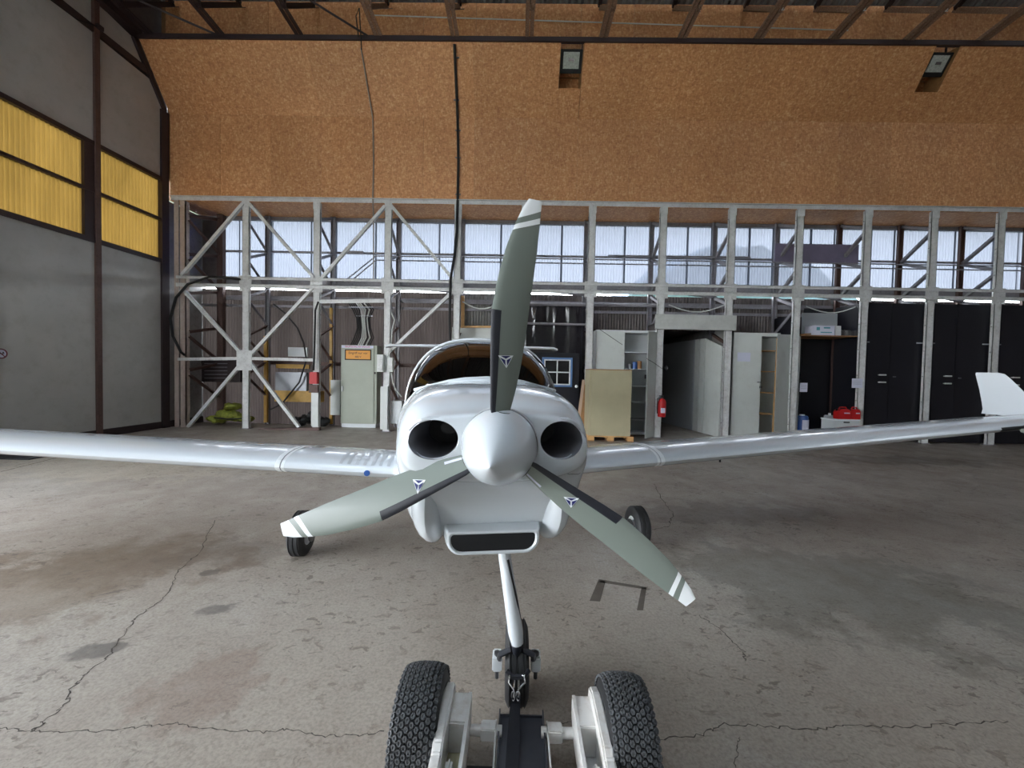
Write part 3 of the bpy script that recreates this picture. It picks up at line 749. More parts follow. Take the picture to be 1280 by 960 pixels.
text_on_front('Eingriff nur vor', .085, (cx_, yc - .0095, (o1.z + o2.z) / 2 + .045), 'blackprint', sg, .50)
text_on_front('400 V', .075, (cx_, yc - .0095, (o1.z + o2.z) / 2 - .055), 'blackprint', sg, .17)
l1 = PY(427, 431.5, yc - .01); l2 = PY(466.5, 435.5, yc - .01)
lb = put('label_strip', MB().box((l1.x, yc - .006, l2.z), (l2.x, yc - .0005, l1.z)), 'paper', t, label='white label strip with red letters')
text_on_front('HAUPTSCHALTER HANGAR', .07, ((l1.x + l2.x) / 2, yc - .0065, (l1.z + l2.z) / 2), 'redprint', lb, .66)
put('lock', MB().cbox((b.x - .045, yc, 1.45), (.03, .03, .05)), 'dark_steel', t)
put('meter_box', fbox((413, 475), (425, 519), 10.78, 11.0), 'cab_white', label='white metal box mounted low, left of the green-grey cabinet', cat='box', bevel=.006)
# cable bundle above the cabinet
t = thing('cable_bundle', 'curving bundle of dark and white cables feeding the top of the green-grey cabinet', 'cables', PY(452, 400, 10.85))
for k_ in range(11):
    f = k_ / 10.0; x0 = 436 + 24 * f; xm = 446 + 16 * f; x1 = 440 + 24 * f
    pts = [PY(x0, 379, 10.9), PY(x0 + 5 + 2 * f, 387, 10.88), PY(xm, 398, 10.86), PY(xm + 1, 410, 10.85), PY(x1 + 3, 422, 10.85), PY(x1 - 2, 432, 10.85)]
    put('cable', MB().tube(pts, .016, 6), 'cab_white' if k_ in (4, 5, 6, 8) else 'black', t)
m = MB()
for py in (384, 395): m.bar(PY(436 + (py - 384) * .8, py, 10.87), PY(466, py, 10.87), .02, .03)
put('cable_tray', m, 'steel', t)
# red box post group
put('red_box', fbox((386.5, 465), (396, 480), Y1 - .14, Y1 - .02), 'red', label='small red plastic box fixed on the post left of the green-grey cabinet', cat='box', bevel=.01)
put('post_sleeve', fbox((386, 481), (397, 491), Y1 - .05, Y1 - .004), 'rust_steel', label='dark brown sleeve on the post just below the red box', cat='plate')
put('post_guard', fbox((389, 491), (397.5, 533), Y1 - .05, Y1 - .006), 'cab_white', label='bright white guard around the foot of the post below the red box', cat='guard')
put('post_guard', fbox((475.5, 483), (484, 537), Y1 - .07, Y1 - .006), 'cab_white', label='bright white guard around the foot of the post right of the green-grey cabinet', cat='guard')
t = thing('junction_box', 'pale grey junction box on the post right of the green-grey cabinet, nearer the cabinet', 'box', PY(475, 465, Y1 - .1))
put('enclosure', fbox((471, 443), (479, 465), Y1 - .14, Y1 - .02), 'cab_white', t, bevel=.006); put('lid', fbox((472, 445), (478, 463), Y1 - .15, Y1 - .14), 'white_steel', t)
t = thing('junction_box', 'pale grey junction box hanging right of the post, nearer the canopy', 'box', PY(487, 465, Y1 - .1))
put('enclosure', fbox((484, 447), (491, 465), Y1 - .12, Y1 - .02), 'cab_white', t, bevel=.006); put('lid', fbox((485, 449), (490, 463), Y1 - .13, Y1 - .12), 'white_steel', t)
put('hanging_cable', MB().tube([PY(489, 391, 10.0), PY(493, 400, 10.0), PY(490, 412, 10.0), PY(489, 430, 10.0), PY(484, 446, 9.95)], .014, 6), 'cab_white', label='white cable dropping into the junction boxes from above', cat='cable')
put('hanging_cable', MB().tube([PY(489, 466, 10.0), PY(491, 478, 10.0), PY(495, 488, 10.0), PY(502, 496, 10.0)], .014, 6), 'cab_white', label='white cable sagging from the junction boxes towards the aircraft', cat='cable')
put('socket_box', fbox((360, 434), (384, 446), 11.0, 11.08), 'gel_grey', label='white double socket plate on the grey sheets left of the red box', cat='socket')
# yellow rack behind the second bay
t = thing('yellow_rack', 'old yellow steel rack standing behind the posts left of the red box', 'rack', PY(345, 530, 10.8))
put('upright', MB().bar(PY(332.5, 420, 10.85) * 1.0, PY(332.5, 528, 10.85), .09, .06, (0, 1, 0)), 'yellow_steel', t)
put('upright', MB().bar(PY(414, 385, 10.85), PY(414, 530, 10.85), .07, .06, (0, 1, 0)), 'yellow_steel', t)
put('beam', fbox((345, 455), (386, 461), 10.8, 10.88), 'yellow_steel', t); put('beam', fbox((343, 488), (400, 503), 10.6, 10.83), 'yellow_steel', t); beam_top = PY(343, 488, 10.6).z
put('grey_chest', fbox((344, 462), (383, 486), 10.62, 10.74), 'steel', label='grey metal chest on the yellow rack', cat='chest', bevel=.01).location.z = beam_top
put('louvre_box', fbox((252, 446), (300, 478), 10.85, 11.0), 'dark_steel', label='dark louvred heater box behind the first bay', cat='heater')
lv = bpy.data.objects['louvre_box']; m = MB()
for k_ in range(6):
    p = PY(256, 450 + k_ * 4.5, 10.84); q = PY(284, 450 + k_ * 4.5, 10.84); m = MB().bar(p, q, .03, .015)
    o = put('louvre', m, 'grey_steel', lv); o.matrix_parent_inverse = Matrix.Translation(-LOC['louvre_box'])
put('thick_hose', MB().tube([PY(300, 349, 9.98), PY(262, 346, 9.98), PY(235, 355, 9.98), PY(220, 372, 9.98), PY(213, 398, 9.98), PY(216, 420, 9.98), PY(226, 440, 9.98), PY(236, 448, 10.2)], .03, 8), 'black', label='thick black hose arching around the corner post', cat='hose')
put('loose_cable', MB().tube([PY(342, 380, 10.5), PY(357, 392, 10.5), PY(372, 410, 10.5), PY(380, 430, 10.5), PY(383, 450, 10.5), PY(374, 478, 10.5), PY(352, 505, 10.5), PY(338, 512, 10.5)], .02, 6), 'black', label='black cable hanging in an arc left of the red box', cat='cable')
put('loose_cable', MB().tube([PY(398, 377, 9.98), PY(394, 388, 9.98), PY(393, 440, 9.98), PY(392, 463, 9.98)], .022, 6), 'black', label='black cable running down to the red box', cat='cable')
# yellow heap: folded cover with strap
t = thing('yellow_cover_heap', 'crumpled heap of yellow-green cloth covers on the floor behind the first braces', 'cloth', PY(286, 530, 10.6))
def blob(c, r, seed, n=10, mm=16):
    rnd = random.Random(seed); rings = []
    for i in range(1, n):
        th = pi * i / n; rings.append([])
        for j in range(mm):
            ph = 2 * pi * j / mm; k_ = 1 + .16 * sin(3 * ph + seed + 2 * th) + .1 * sin(7 * ph + seed * 2 + 5 * th)
            rings[-1].append((c[0] + r[0] * k_ * sin(th) * cos(ph), c[1] + r[1] * k_ * sin(th) * sin(ph), max(.003, c[2] + r[2] * k_ * cos(th))))
    return MB().loft(rings)
for k_, (px, py, rx, rz) in enumerate(((272, 524, .24, .10), (286, 519, .30, .14), (291, 508, .22, .09), (299, 522, .18, .10), (309, 524, .16, .08))):
    p = PY(px, py, 10.55 + .05 * k_); put('fold', blob(p, (rx, .2, rz), k_ + 1), 'yellow_cloth', t, smooth=True)
put('webbing', MB().tube([PY(268, 522, 10.3), PY(285, 524, 10.28), PY(305, 523, 10.3)], .02, 6), 'black', t)
t = thing('black_bag_heap', 'dark crumpled plastic bag on the floor behind the red box post', 'bag', PY(382, 530, 10.6))
for k_, (px, py) in enumerate(((374, 527), (384, 524), (391, 520), (404, 527))): put('fold', blob(PY(px, py, 10.6), (.17, .15, .12), k_ + 9), 'black', t, smooth=True)
put('red_beam', MB().bar(PY(325, 537, 10.02), PY(400, 536, 10.02), .10, .07), 'rust_steel', label='reddish brown steel bar lying on the floor between two posts', cat='bar')
put('grey_case', fbox((489, 501), (502, 530), 10.2, 10.6), 'gel_grey', label='pale grey case on the floor half hidden by the left of the cowling', cat='case', bevel=.01)

# things behind the canopy and the propeller
put('white_board', fbox((565, 409), (656, 470), 10.55, 10.6), 'cab_white', label='large white board standing behind the canopy top', cat='board')
put('wood_frame', MB().bar(PY(578.5, 370, 10.4), PY(578.5, 409, 10.4), .08, .06, (0, 1, 0)).bar(PY(576, 408.5, 10.4), PY(624, 408.5, 10.4), .05, .05), 'pine', label='pine wood frame corner above the white board left of the propeller', cat='frame')
put('sagging_cable', MB().tube([PY(578 + 7 * k_, 377 + 9 * sin(pi * k_ / 7.0), 10.3) for k_ in range(8)], .016, 6), 'cab_white', label='white cable sagging behind the propeller, left side', cat='cable')
put('sagging_cable', MB().tube([PY(836 + 10 * k_, 381 + 9 * sin(pi * k_ / 7.0), 10.3) for k_ in range(8)], .016, 6), 'cab_white', label='white cable sagging above the passage header board', cat='cable')
put('sagging_cable', MB().tube([PY(1008 + 9 * k_, 383 + 8 * sin(pi * k_ / 7.0), 10.3) for k_ in range(8)], .014, 6), 'cab_white', label='white cable sagging above the shelf with boxes', cat='cable')
t = thing('plastic_curtain', 'shiny dark plastic film hanging behind the propeller between two posts', 'plastic film', PY(705, 445, 10.7))
rnd = random.Random(5); rings = []
xa, xb = PY(655, 440, 10.75).x, PY(737, 440, 10.75).x
for k_ in range(41):
    f = k_ / 40; x = xa + (xb - xa) * f; d = .05 * sin(f * 23) + .025 * sin(f * 61 + 1)
    rings.append([(x, 10.75 + d * .4, 3.3), (x, 10.75 + d, 2.8), (x + .02 * sin(f * 40), 10.75 - d * .7, 2.2), (x, 10.75 + d, 1.55), (x, 10.75 + d * .5, .0)])
put('film', MB().loft(rings, False, False), 'film', t, smooth=True)
put('backing', MB().box((xa, 10.95, 0), (xb, 10.97, 3.3)), 'brown_sheet', t)
put('pipe', MB().tube([PY(655, 404, 10.6), PY(737, 406, 10.6)], .03, 8), 'grey_steel', label='grey horizontal pipe across the plastic film right of the propeller', cat='pipe')
put('pipe', MB().tube([PY(655, 380, 10.6), PY(820, 382, 10.6)], .045, 8), 'grey_steel', label='grey horizontal beam below the windows right of the propeller', cat='beam')
t = thing('black_door_leaf', 'black door with a blue-framed window and white round knob, right of the canopy', 'door', PY(697, 535, 10.45))
a = PY(678, 446.5, 10.42); b = PY(715, 484, 10.42)
put('leaf', MB().box((PY(664, 500, 10.48).x, 10.475, 0), (PY(723, 500, 10.48).x, 10.52, PY(690, 441, 10.48).z)), 'black_door', t)
def ring_frame(a, b, w, y0, y1): return MB().box((a.x, y0, b.z), (a.x + w, y1, a.z)).box((b.x - w, y0, b.z), (b.x, y1, a.z)).box((a.x + w, y0, a.z - w), (b.x - w, y1, a.z)).box((a.x + w, y0, b.z), (b.x - w, y1, b.z + w))
fr = put('window_frame', ring_frame(a, b, .05, 10.42, 10.475), 'frame_blue', t)
a2 = a + Vector((.05, 0, -.05)); b2 = b + Vector((-.05, 0, .05))
put('sash', ring_frame(a2, b2, .03, 10.425, 10.47).bar(((a.x + b.x) / 2, 10.445, b2.z), ((a.x + b.x) / 2, 10.445, a2.z), .03, .03, (0, 1, 0)).bar((a2.x, 10.445, (a.z + b.z) / 2), (b2.x, 10.445, (a.z + b.z) / 2), .03, .03), 'white_steel', fr)
put('pane', MB().box((a2.x, 10.45, b2.z), (b2.x, 10.454, a2.z)), 'film', fr)
put('knob', MB().lathe([(.04 * sin(pi * i / 8), -.04 * cos(pi * i / 8)) for i in range(9)], PY(720.5, 483, 10.44), (0, 0, 1), 12), 'white', t, smooth=True)
t = thing('board_stack', 'wooden boards leaning against the post left of the beige box', 'boards', PY(727, 535, 10.0))
for k_, (x0, x1) in enumerate(((722, 731), (726.5, 734))):
    a0 = PY(x0, 530 - k_ * 3, 9.9); a1 = PY(x1, 475, 10.1)
    put('board', MB().bar(Vector((a0.x, a0.y, .0)), a1, .12, .025, (0, 1, 0)), ('pine', 'pine_dark')[k_] if k_ else paint('pale_plank', (186, 160, 140), .6, var=.1), t)
# beige box on a pallet
yp = 9.36
t = thing('pallet', 'wooden pallet under the beige box', 'pallet', PY(765, 551, yp))
pa = PY(735, 551, yp); pb = PY(792, 551, yp); H = .144; wd = pb.x - pa.x
for k_ in range(3):
    xx = (pa.x, (pa.x + pb.x) / 2 - .07, pb.x - .14)[k_]
    for yy in (yp, yp + .32, yp + .65): put('block', MB().box((xx, yy, .022), (xx + .14, yy + .14, .1)), 'pine', t)
    put('skid', MB().box((xx, yp, 0), (xx + .14, yp + .79, .022)), 'pine_dark', t)
for k_ in range(6): put('slat', MB().box((pa.x, yp + k_ * .138, .1), (pb.x, yp + k_ * .138 + .1, .122)), 'pine', t)
a = PY(737, 461.5, yp + .03); b = PY(788, 541, yp + .03)
t = thing('beige_box', 'tall beige box standing on the pallet before the white cabinet', 'box', (a.x, yp + .03, .122))
put('shell', MB().box((a.x + .06, yp + .03, .122), (b.x, yp + .62, a.z)), 'beige', t, bevel=.006)
put('side_panel', MB().box((a.x, yp + .05, .124), (a.x + .058, yp + .6, a.z - .01)), 'beige', t, bevel=.006)
put('top_edge', MB().box((a.x, yp + .028, a.z - .012), (b.x + .005, yp + .62, a.z + .006)), 'pine_dark', t)
# tall white cabinet with open door and shelves
yw = 10.22
t = thing('storage_cabinet', 'tall white cabinet with one door open showing shelves, behind the beige box', 'cabinet', PY(785, 545, yw))
a = PY(746, 412, yw); b = PY(824, 545, yw); zt = a.z
put('carcass', MB().box((a.x, yw + .02, 0), (a.x + .03, yw + .55, zt)).box((b.x - .03, yw + .02, 0), (b.x, yw + .55, zt)).box((a.x + .03, yw + .5, 0), (b.x - .03, yw + .55, zt)).box((a.x + .03, yw + .02, zt - .06), (b.x - .03, yw + .5, zt)).box((a.x + .03, yw + .02, .04), (b.x - .03, yw + .5, .1)), 'gel_grey', t)
dx = PY(780.5, 450, yw).x
put('door', MB().box((a.x, yw - .005, .1), (dx, yw + .018, zt - .03)), 'cab_white', t, bevel=.004)
for py in (440, 461, 482.5, 503, 524):
    z = PY(795, py, yw + .1).z; put('shelf', MB().box((a.x + .03, yw + .04, z - .02), (b.x - .03, yw + .5, z)), 'gel_grey', t)
h0_ = PY(823.5, 450, yw); h1_ = PY(808.5, 450, 9.72)
dr = put('door', MB().poly([(h0_.x, yw, .03), (h1_.x, 9.72, .03), (h1_.x, 9.72, zt - .06), (h0_.x, yw, zt - .06)], (.03, .008, 0)), 'cab_white', t)
put('door_handle', MB().cbox((h1_.x + .06, 9.9, 1.5), (.05, .14, .1)), 'black', dr)
put('paint_tin', MB().lathe([(0, 0), (.055, 0), (.055, .12), (.05, .125), (0, .125)], Vector((PY(788, 458, yw + .2).x, yw + .2, PY(788, 461, yw + .1).z + .001)), (0, 0, 1), 16), 'steel', label='grey tin on the cabinet shelf, leftmost of three', cat='tin')
put('paint_tin', MB().lathe([(0, 0), (.06, 0), (.06, .17), (.05, .18), (0, .18)], Vector((PY(793.5, 458, yw + .2).x, yw + .2, PY(788, 461, yw + .1).z + .001)), (0, 0, 1), 16), 'blue', label='blue tin on the cabinet shelf, middle of three', cat='tin')
put('paint_tin', MB().lathe([(0, 0), (.06, 0), (.06, .19), (.05, .2), (0, .2)], Vector((PY(799, 458, yw + .2).x, yw + .2, PY(788, 461, yw + .1).z + .001)), (0, 0, 1), 16), 'pine_dark', label='brown jar on the cabinet shelf, rightmost of three', cat='jar')
put('string', MB().tube([PY(750, 412, yw - .05), PY(778, 431, yw - .05)], .006, 5).tube([PY(808, 448, 9.7), PY(818, 454, 9.8), PY(828, 461, 9.98)], .006, 5), 'black', label='thin dark cord drawn across the white cabinet', cat='cord')
# fire extinguisher
pe = PY(827, 521, Y1 - .13); c = Vector((pe.x, Y1 - .13, pe.z))
t = thing('fire_extinguisher', 'red fire extinguisher hanging on the post left of the dark passage', 'extinguisher', c)
Hh = PY(827, 498, Y1 - .13).z - pe.z
put('cylinder', MB().lathe([(0, 0), (.085, 0), (.095, .02), (.095, Hh - .08), (.07, Hh - .03), (.03, Hh), (0, Hh)], c, (0, 0, 1), 24), 'red', t, smooth=True)
put('valve', MB().lathe([(.025, Hh), (.025, Hh + .05), (0, Hh + .05)], c, (0, 0, 1), 12).cbox(c + Vector((-.02, -.02, Hh + .06)), (.12, .03, .02)), 'black', t)
put('hose', MB().tube([c + Vector((-.02, -.02, Hh + .04)), c + Vector((-.12, -.03, Hh)), c + Vector((-.125, -.03, Hh * .5)), c + Vector((-.115, -.02, .08))], .013, 6), 'black', t)
put('label', MB().box((c.x - .055, c.y - .0985, c.z + .10), (c.x + .045, c.y - .088, c.z + .22)), 'paper', t)
put('wall_bracket', MB().box((c.x - .04, Y1 - .04, c.z + .1), (c.x + .04, Y1 - .012, c.z + Hh)), 'grey_steel', t)
put('alarm_horn', MB().lathe([(.02, 0), (.03, .05), (.05, .09), (.05, .10)], PY(829.5, 460, 9.95), (.4, -1, 0), 12), 'steel', label='small grey fitting on the post above the fire extinguisher', cat='fitting')
# passage header
m = fbox((820, 392.5), (920.5, 413), Y1 - .09, Y1 - .02)
put('header_board', m, paint('header', (186, 188, 184), .5, dirt=(150, 146, 138), dirt_amt=.25), label='broad white header board over the dark passage', cat='board', bevel=.004)
# cabinet right of the passage
yk = 10.2
t = thing('storage_cabinet', 'pale grey cabinet right of the passage, its right door open on wooden shelves', 'cabinet', PY(945, 545, yk))
a = PY(917.5, 415.5, yk); b = PY(971, 545, yk); c_ = PY(996, 545, yk); zt = a.z
put('carcass', MB().box((a.x, yk + .02, 0), (a.x + .03, yk + .6, zt)).box((c_.x - .03, yk + .02, 0), (c_.x, yk + .6, zt - .04)).box((a.x + .03, yk + .55, 0), (c_.x - .03, yk + .6, zt)).box((a.x, yk, zt - .08), (b.x, yk + .6, zt)), 'cab_white', t)
dx = PY(951.5, 450, yk).x
d1 = put('door', MB().box((a.x, yk - .005, .04), (dx, yk + .018, zt - .005)), 'cab_white', t, bevel=.004)
put('door_handle', MB().cbox((dx - .04, yk - .02, 1.42), (.08, .03, .03)).cbox((dx + .0, yk - .02, 1.30), (.05, .03, .05)), 'steel', d1)
n1 = PY(922, 440.5, yk - .01); n2 = PY(938, 452, yk - .01)
put('paper_note', MB().box((n1.x, yk - .009, n2.z), (n2.x, yk - .005, n1.z)), 'paper', d1)
h0_ = PY(990, 450, yk - .02); h1_ = PY(971, 450, 9.85)
put('door', MB().poly([(h0_.x, yk - .02, .04), (h1_.x, 9.85, .04), (h1_.x, 9.85, zt - .06), (h0_.x, yk - .02, zt - .04)], (.01, .03, 0)), 'cab_white', t)
put('filler_panel', MB().box((PY(975, 500, yk).x, yk - .005, .02), (c_.x, yk + .02, zt - .03)), 'cab_white', t)
put('upright', MB().bar(Vector((PY(968, 500, yk + .05).x, yk + .05, .05)), Vector((PY(969.5, 500, yk + .05).x, yk + .05, zt - .12)), .045, .04, (0, 1, 0)), 'pine', t)
for py in (438, 464, 490.5, 517): 
    z = PY(960, py, yk + .1).z; put('shelf', MB().box((dx - .1, yk + .06, z - .022), (PY(970, 500, yk).x, yk + .5, z)), 'pine', t)
# dark open bay: shelf, boxes, cans, papers
xa, xb = PXW[8] + .1, PXW[9] - .1
t = thing('dark_bay', 'black-lined open storage bay between two posts, right of the pale cabinets', 'storage bay', ((xa + xb) / 2, 10.6, 0))
put('side_panel', MB().box((xa - .08, 10.2, 0), (xa - .05, 11.05, 3.1)), 'black_door', t); put('side_panel', MB().box((xb + .05, 10.2, 0), (xb + .08, 11.05, 3.4)), 'black_door', t)
put('back_sheet', corr(xa - .05, xa + .75, .05, 2.62, 11.04, .11, .02), paint('dark_sheet', (44, 48, 50), .5, var=.1), t); put('back_panel', MB().box((xa + .72, 11.02, 0), (xb + .05, 11.04, 3.4)), 'black_door', t)
put('back_rail', MB().box((xa - .05, 10.97, 1.5), (xa + .8, 11.0, 1.66)), 'black_door', t)
zs = PY(1040, 420, 10.3).z
put('shelf_board', MB().box((PXW[8] + .09, 10.15, zs - .025), (PXW[9] - .06, 10.95, zs)), 'pine_dark', t)
put('white_carton', fbox((1017, 405), (1043, 418), 10.25, 10.55), 'paper', label='white carton with blue-green print on the shelf of the dark bay', cat='carton')
wc = bpy.data.objects['white_carton']
for (u0, u1, v0, v1) in ((1021, 1025, 407, 411), (1026, 1040, 413, 414.5), (1030, 1038, 407, 409)):
    a = PY(u0, v0, 10.245); b = PY(u1, v1, 10.245); o = put('print', MB().box((a.x, 10.246, b.z), (b.x, 10.249, a.z)), paint('teal', (80, 150, 160), .6) if 'teal' not in bpy.data.materials else bpy.data.materials['teal'], wc)
    o.matrix_parent_inverse = Matrix.Translation(-LOC['white_carton'])
wc.location.z = zs; 
put('blue_case', fbox((1034, 399), (1052, 410), 10.6, 10.9), 'blue', label='blue plastic case behind the white carton', cat='case', bevel=.01); bpy.data.objects['blue_case'].location.z = zs
put('tin', fbox((1045, 405), (1051, 418), 10.3, 10.42), 'gel_grey', label='small white canister right of the white carton', cat='canister'); bpy.data.objects['tin'].location.z = zs
o = put('clear_box', fbox((1052, 410), (1069, 418), 10.3, 10.6), 'clearbox', label='clear plastic tub at the right end of the shelf', cat='tub', bevel=.01); o.location.z = zs
o = put('brown_board', MB().bar(PY(1001, 418, 10.3), PY(1015, 417.5, 10.5), .2, .03), 'pine_dark', label='short brown board lying at the left end of the shelf', cat='board')
o = put('grey_board', fbox((1003, 391), (1046, 418), 10.7, 10.72), 'slot', label='large grey board standing behind the cartons on the shelf', cat='board')
yj = 9.90
zc = PY(1060, 526, 10.3).z
t = thing('white_crate', 'white plastic crate low in the dark bay under the red fuel cans', 'crate', PY(1057, 535, 10.2))
a = PY(1042, 524, yj - .06); b = PY(1074, 540, yj - .06); zcr = a.z
put('tub', MB().box((a.x, yj - .06, 0), (b.x, yj + .34, zcr)), 'gel_grey', t, bevel=.01); put('rim', MB().box((a.x - .01, yj - .07, zcr - .03), (b.x + .01, yj + .35, zcr - .005)), 'white', t)
put('grip_slot', MB().cbox(((a.x + b.x) / 2, yj - .063, zcr - .07), (.14, .008, .03)), 'black', t)
for k_, (u0, u1, lab) in enumerate(((1048, 1064, 'left'), (1065, 1076, 'right'))):
    a = PY(u0, 509, yj); b = PY(u1, 524, yj)
    t = thing('fuel_can', 'red plastic fuel can on the white crate, %s of the two' % lab, 'fuel can', ((a.x + b.x) / 2, yj, zcr), 'red fuel cans')
    w = b.x - a.x; zz = zcr + .001; hh = a.z - b.z
    prof = [(a.x, zz), (b.x, zz), (b.x, zz + hh * .62), (b.x - w * .16, zz + hh * .84), (a.x + w * .22, zz + hh * .84), (a.x, zz + hh * .62)]
    put('body', MB().poly([(x, yj, z) for x, z in prof], (0, .16, 0)), 'red', t, bevel=.008)
    put('handle', MB().tube([(a.x + w * .2, yj + .08, zz + hh * .8), (a.x + w * .3, yj + .08, zz + hh), (b.x - w * .25, yj + .08, zz + hh), (b.x - w * .16, yj + .08, zz + hh * .8)], .014, 6), 'red', t)
    put('cap', MB().lathe([(0, 0), (.025, 0), (.025, .03), (0, .03)], (a.x + w * .1, yj + .08, zz + hh * .74), (-.5, 0, .8), 10), 'black', t)
    put('sticker', MB().box((a.x + w * .45, yj - .003, zz + hh * .46), (b.x - w * .12, yj - .0005, zz + hh * .56)), 'paper', t)
t = thing('canister', 'grey plastic jerrycan left of the red fuel cans', 'canister', (PY(1038, 535, 10.25).x, 10.25, 0)); q = PY(1033, 520, 10.25); r_ = PY(1043, 520, 10.25)
put('body', MB().box((q.x, 10.2, 0), (r_.x, 10.36, q.z + .02)), 'slot', t, bevel=.02); put('cap', MB().lathe([(0, 0), (.03, 0), (.03, .05), (0, .05)], ((q.x + r_.x) / 2, 10.28, q.z + .02), (0, 0, 1), 10), 'white', t)
t = thing('blue_drum', 'blue drum with a white label standing at the left of the dark bay', 'drum', (PY(1006, 540, 10.25).x, 10.3, 0)); q = PY(1006, 520, 10.25)
put('body', MB().lathe([(0, 0), (.13, 0), (.135, .02), (.135, q.z - .03), (.11, q.z), (0, q.z)], (q.x, 10.35, 0), (0, 0, 1), 24), 'blue', t, smooth=True)
put('label', MB().lathe([(.137, .12), (.137, q.z - .1)], (q.x + .01, 10.345, 0), (0, 0, 1), 24), 'paper', t); put('lid', MB().lathe([(.06, q.z), (.06, q.z + .03), (0, q.z + .03)], (q.x, 10.35, 0), (0, 0, 1), 12), 'white', t)
for (u0, v0, u1, v1, y, lab) in ((1000, 478.5, 1009, 490, 10.055, 'white paper notice on the post left of the dark bay'), (1065, 473, 1078, 485, 10.055, 'white paper notice on the post beside the red fuel cans')):
    a = PY(u0, v0, y); b = PY(u1, v1, y); o = put('paper_notice', MB().box((a.x, y, b.z), (b.x, y + .003, a.z)), 'paper', label=lab, cat='paper')
    m = MB()
    for q in range(3): m.box((a.x + .03, y - .002, a.z - .06 - q * .04), (b.x - .03, y - .0005, a.z - .055 - q * .04))
    oo = put('print', m, 'grey_steel', o); oo.matrix_parent_inverse = Matrix.Translation(-LOC[o.name])
# black doors
for i in range(9, 12):
    xa, xb = PXW[i] + .05, PXW[i + 1] - .03; mid = (xa + xb) / 2 - .05
    for k_, (a, b) in enumerate(((xa, mid), (mid + .012, xb))):
        where = {9: 'next to the red fuel cans', 10: 'left of the winglet', 11: 'behind the winglet tip at the right edge'}.get(i, 'outside the right edge, pair %d' % (i - 11))
        t = thing('locker_door', 'tall black %s door of the pair %s' % (('left', 'right')[k_], where), 'door', ((a + b) / 2, 10.2, 0), 'black doors between the right-hand posts')
        put('leaf', MB().box((a, 10.18 + k_ * .012, .03), (b, 10.22, 3.42)), 'black_door', t, bevel=.004)
        hx = b - .12 if k_ == 0 else a + .12
        if k_ == 0:
            for z in (1.66, 1.48): put('door_handle', MB().tube([(hx - .16, 10.13, z), (hx, 10.13, z)], .018, 8).cbox((hx - .14, 10.155, z), (.02, .05, .02)).cbox((hx - .02, 10.155, z), (.02, .05, .02)), 'cab_white', t)
        else: put('lock', MB().cbox((hx, 10.185, 1.62), (.06, .03, .03)), 'steel', t)
        for z in (2.46, .35): 
            e_ = a + .0 if k_ == 0 else b
            put('hinge', MB().cbox((e_ + (.09 if k_ == 0 else -.09), 10.17, z), (.17, .02, .03)), 'slot', t)
# things glimpsed under the right wing
for k_, (px, py, w, lab) in enumerate(((1205, 549, .16, 'small grey can on the floor under the right wing, left of the winglet'), (1224, 549, .12, 'white jar on the floor under the right wing'), (1262, 549, .3, 'green crate on the floor at the right edge under the wing'))):
    p = PZ(px, py, 0); q = Vector((p.x, p.y, 0))
    m = MB().lathe([(0, 0), (w / 2, 0), (w / 2, .14), (w / 3, .16), (0, .16)], q, (0, 0, 1), 14) if k_ < 2 else MB().box((q.x - .2, q.y, 0), (q.x + .25, q.y + .3, .12))
    put(('can', 'jar', 'crate')[k_], m, ('steel', 'cab_white', paint('green', (52, 92, 72), .5))[k_], label=lab, cat=('can', 'jar', 'crate')[k_])
# dark door floor channel seen under the left wing
put('dark_mat', MB().box((LW(6.5, 0).x + .25, 6.3, .001), (PZ(48, 573, 0).x, 7.2, .02)), 'tug_dark', label='dark mat on the floor at the left edge under the wing', cat='mat')

# ================================================================== AIRCRAFT
def cp(px, py, d): return CAM + CR @ Vector(((px - CX) / F * d, (CY - py) / F * d, -d))   # point at camera-axis depth d
HUB = cp(623, 560, 1.418)
AY = radians(7.3)
AR = Vector((cos(AY), sin(AY), 0)); AA = Vector((-sin(AY), cos(AY), 0)); BANK = .008
def G(u, v, z): return Vector((HUB.x, HUB.y, 0)) + AR * u + AA * v + Vector((0, 0, z + BANK * u))
def mid(p): return G(0, p, 0)
plane = thing('light_aircraft', 'white light aircraft with a grey three-bladed propeller facing the camera', 'aircraft', G(0, 1.6, 0))

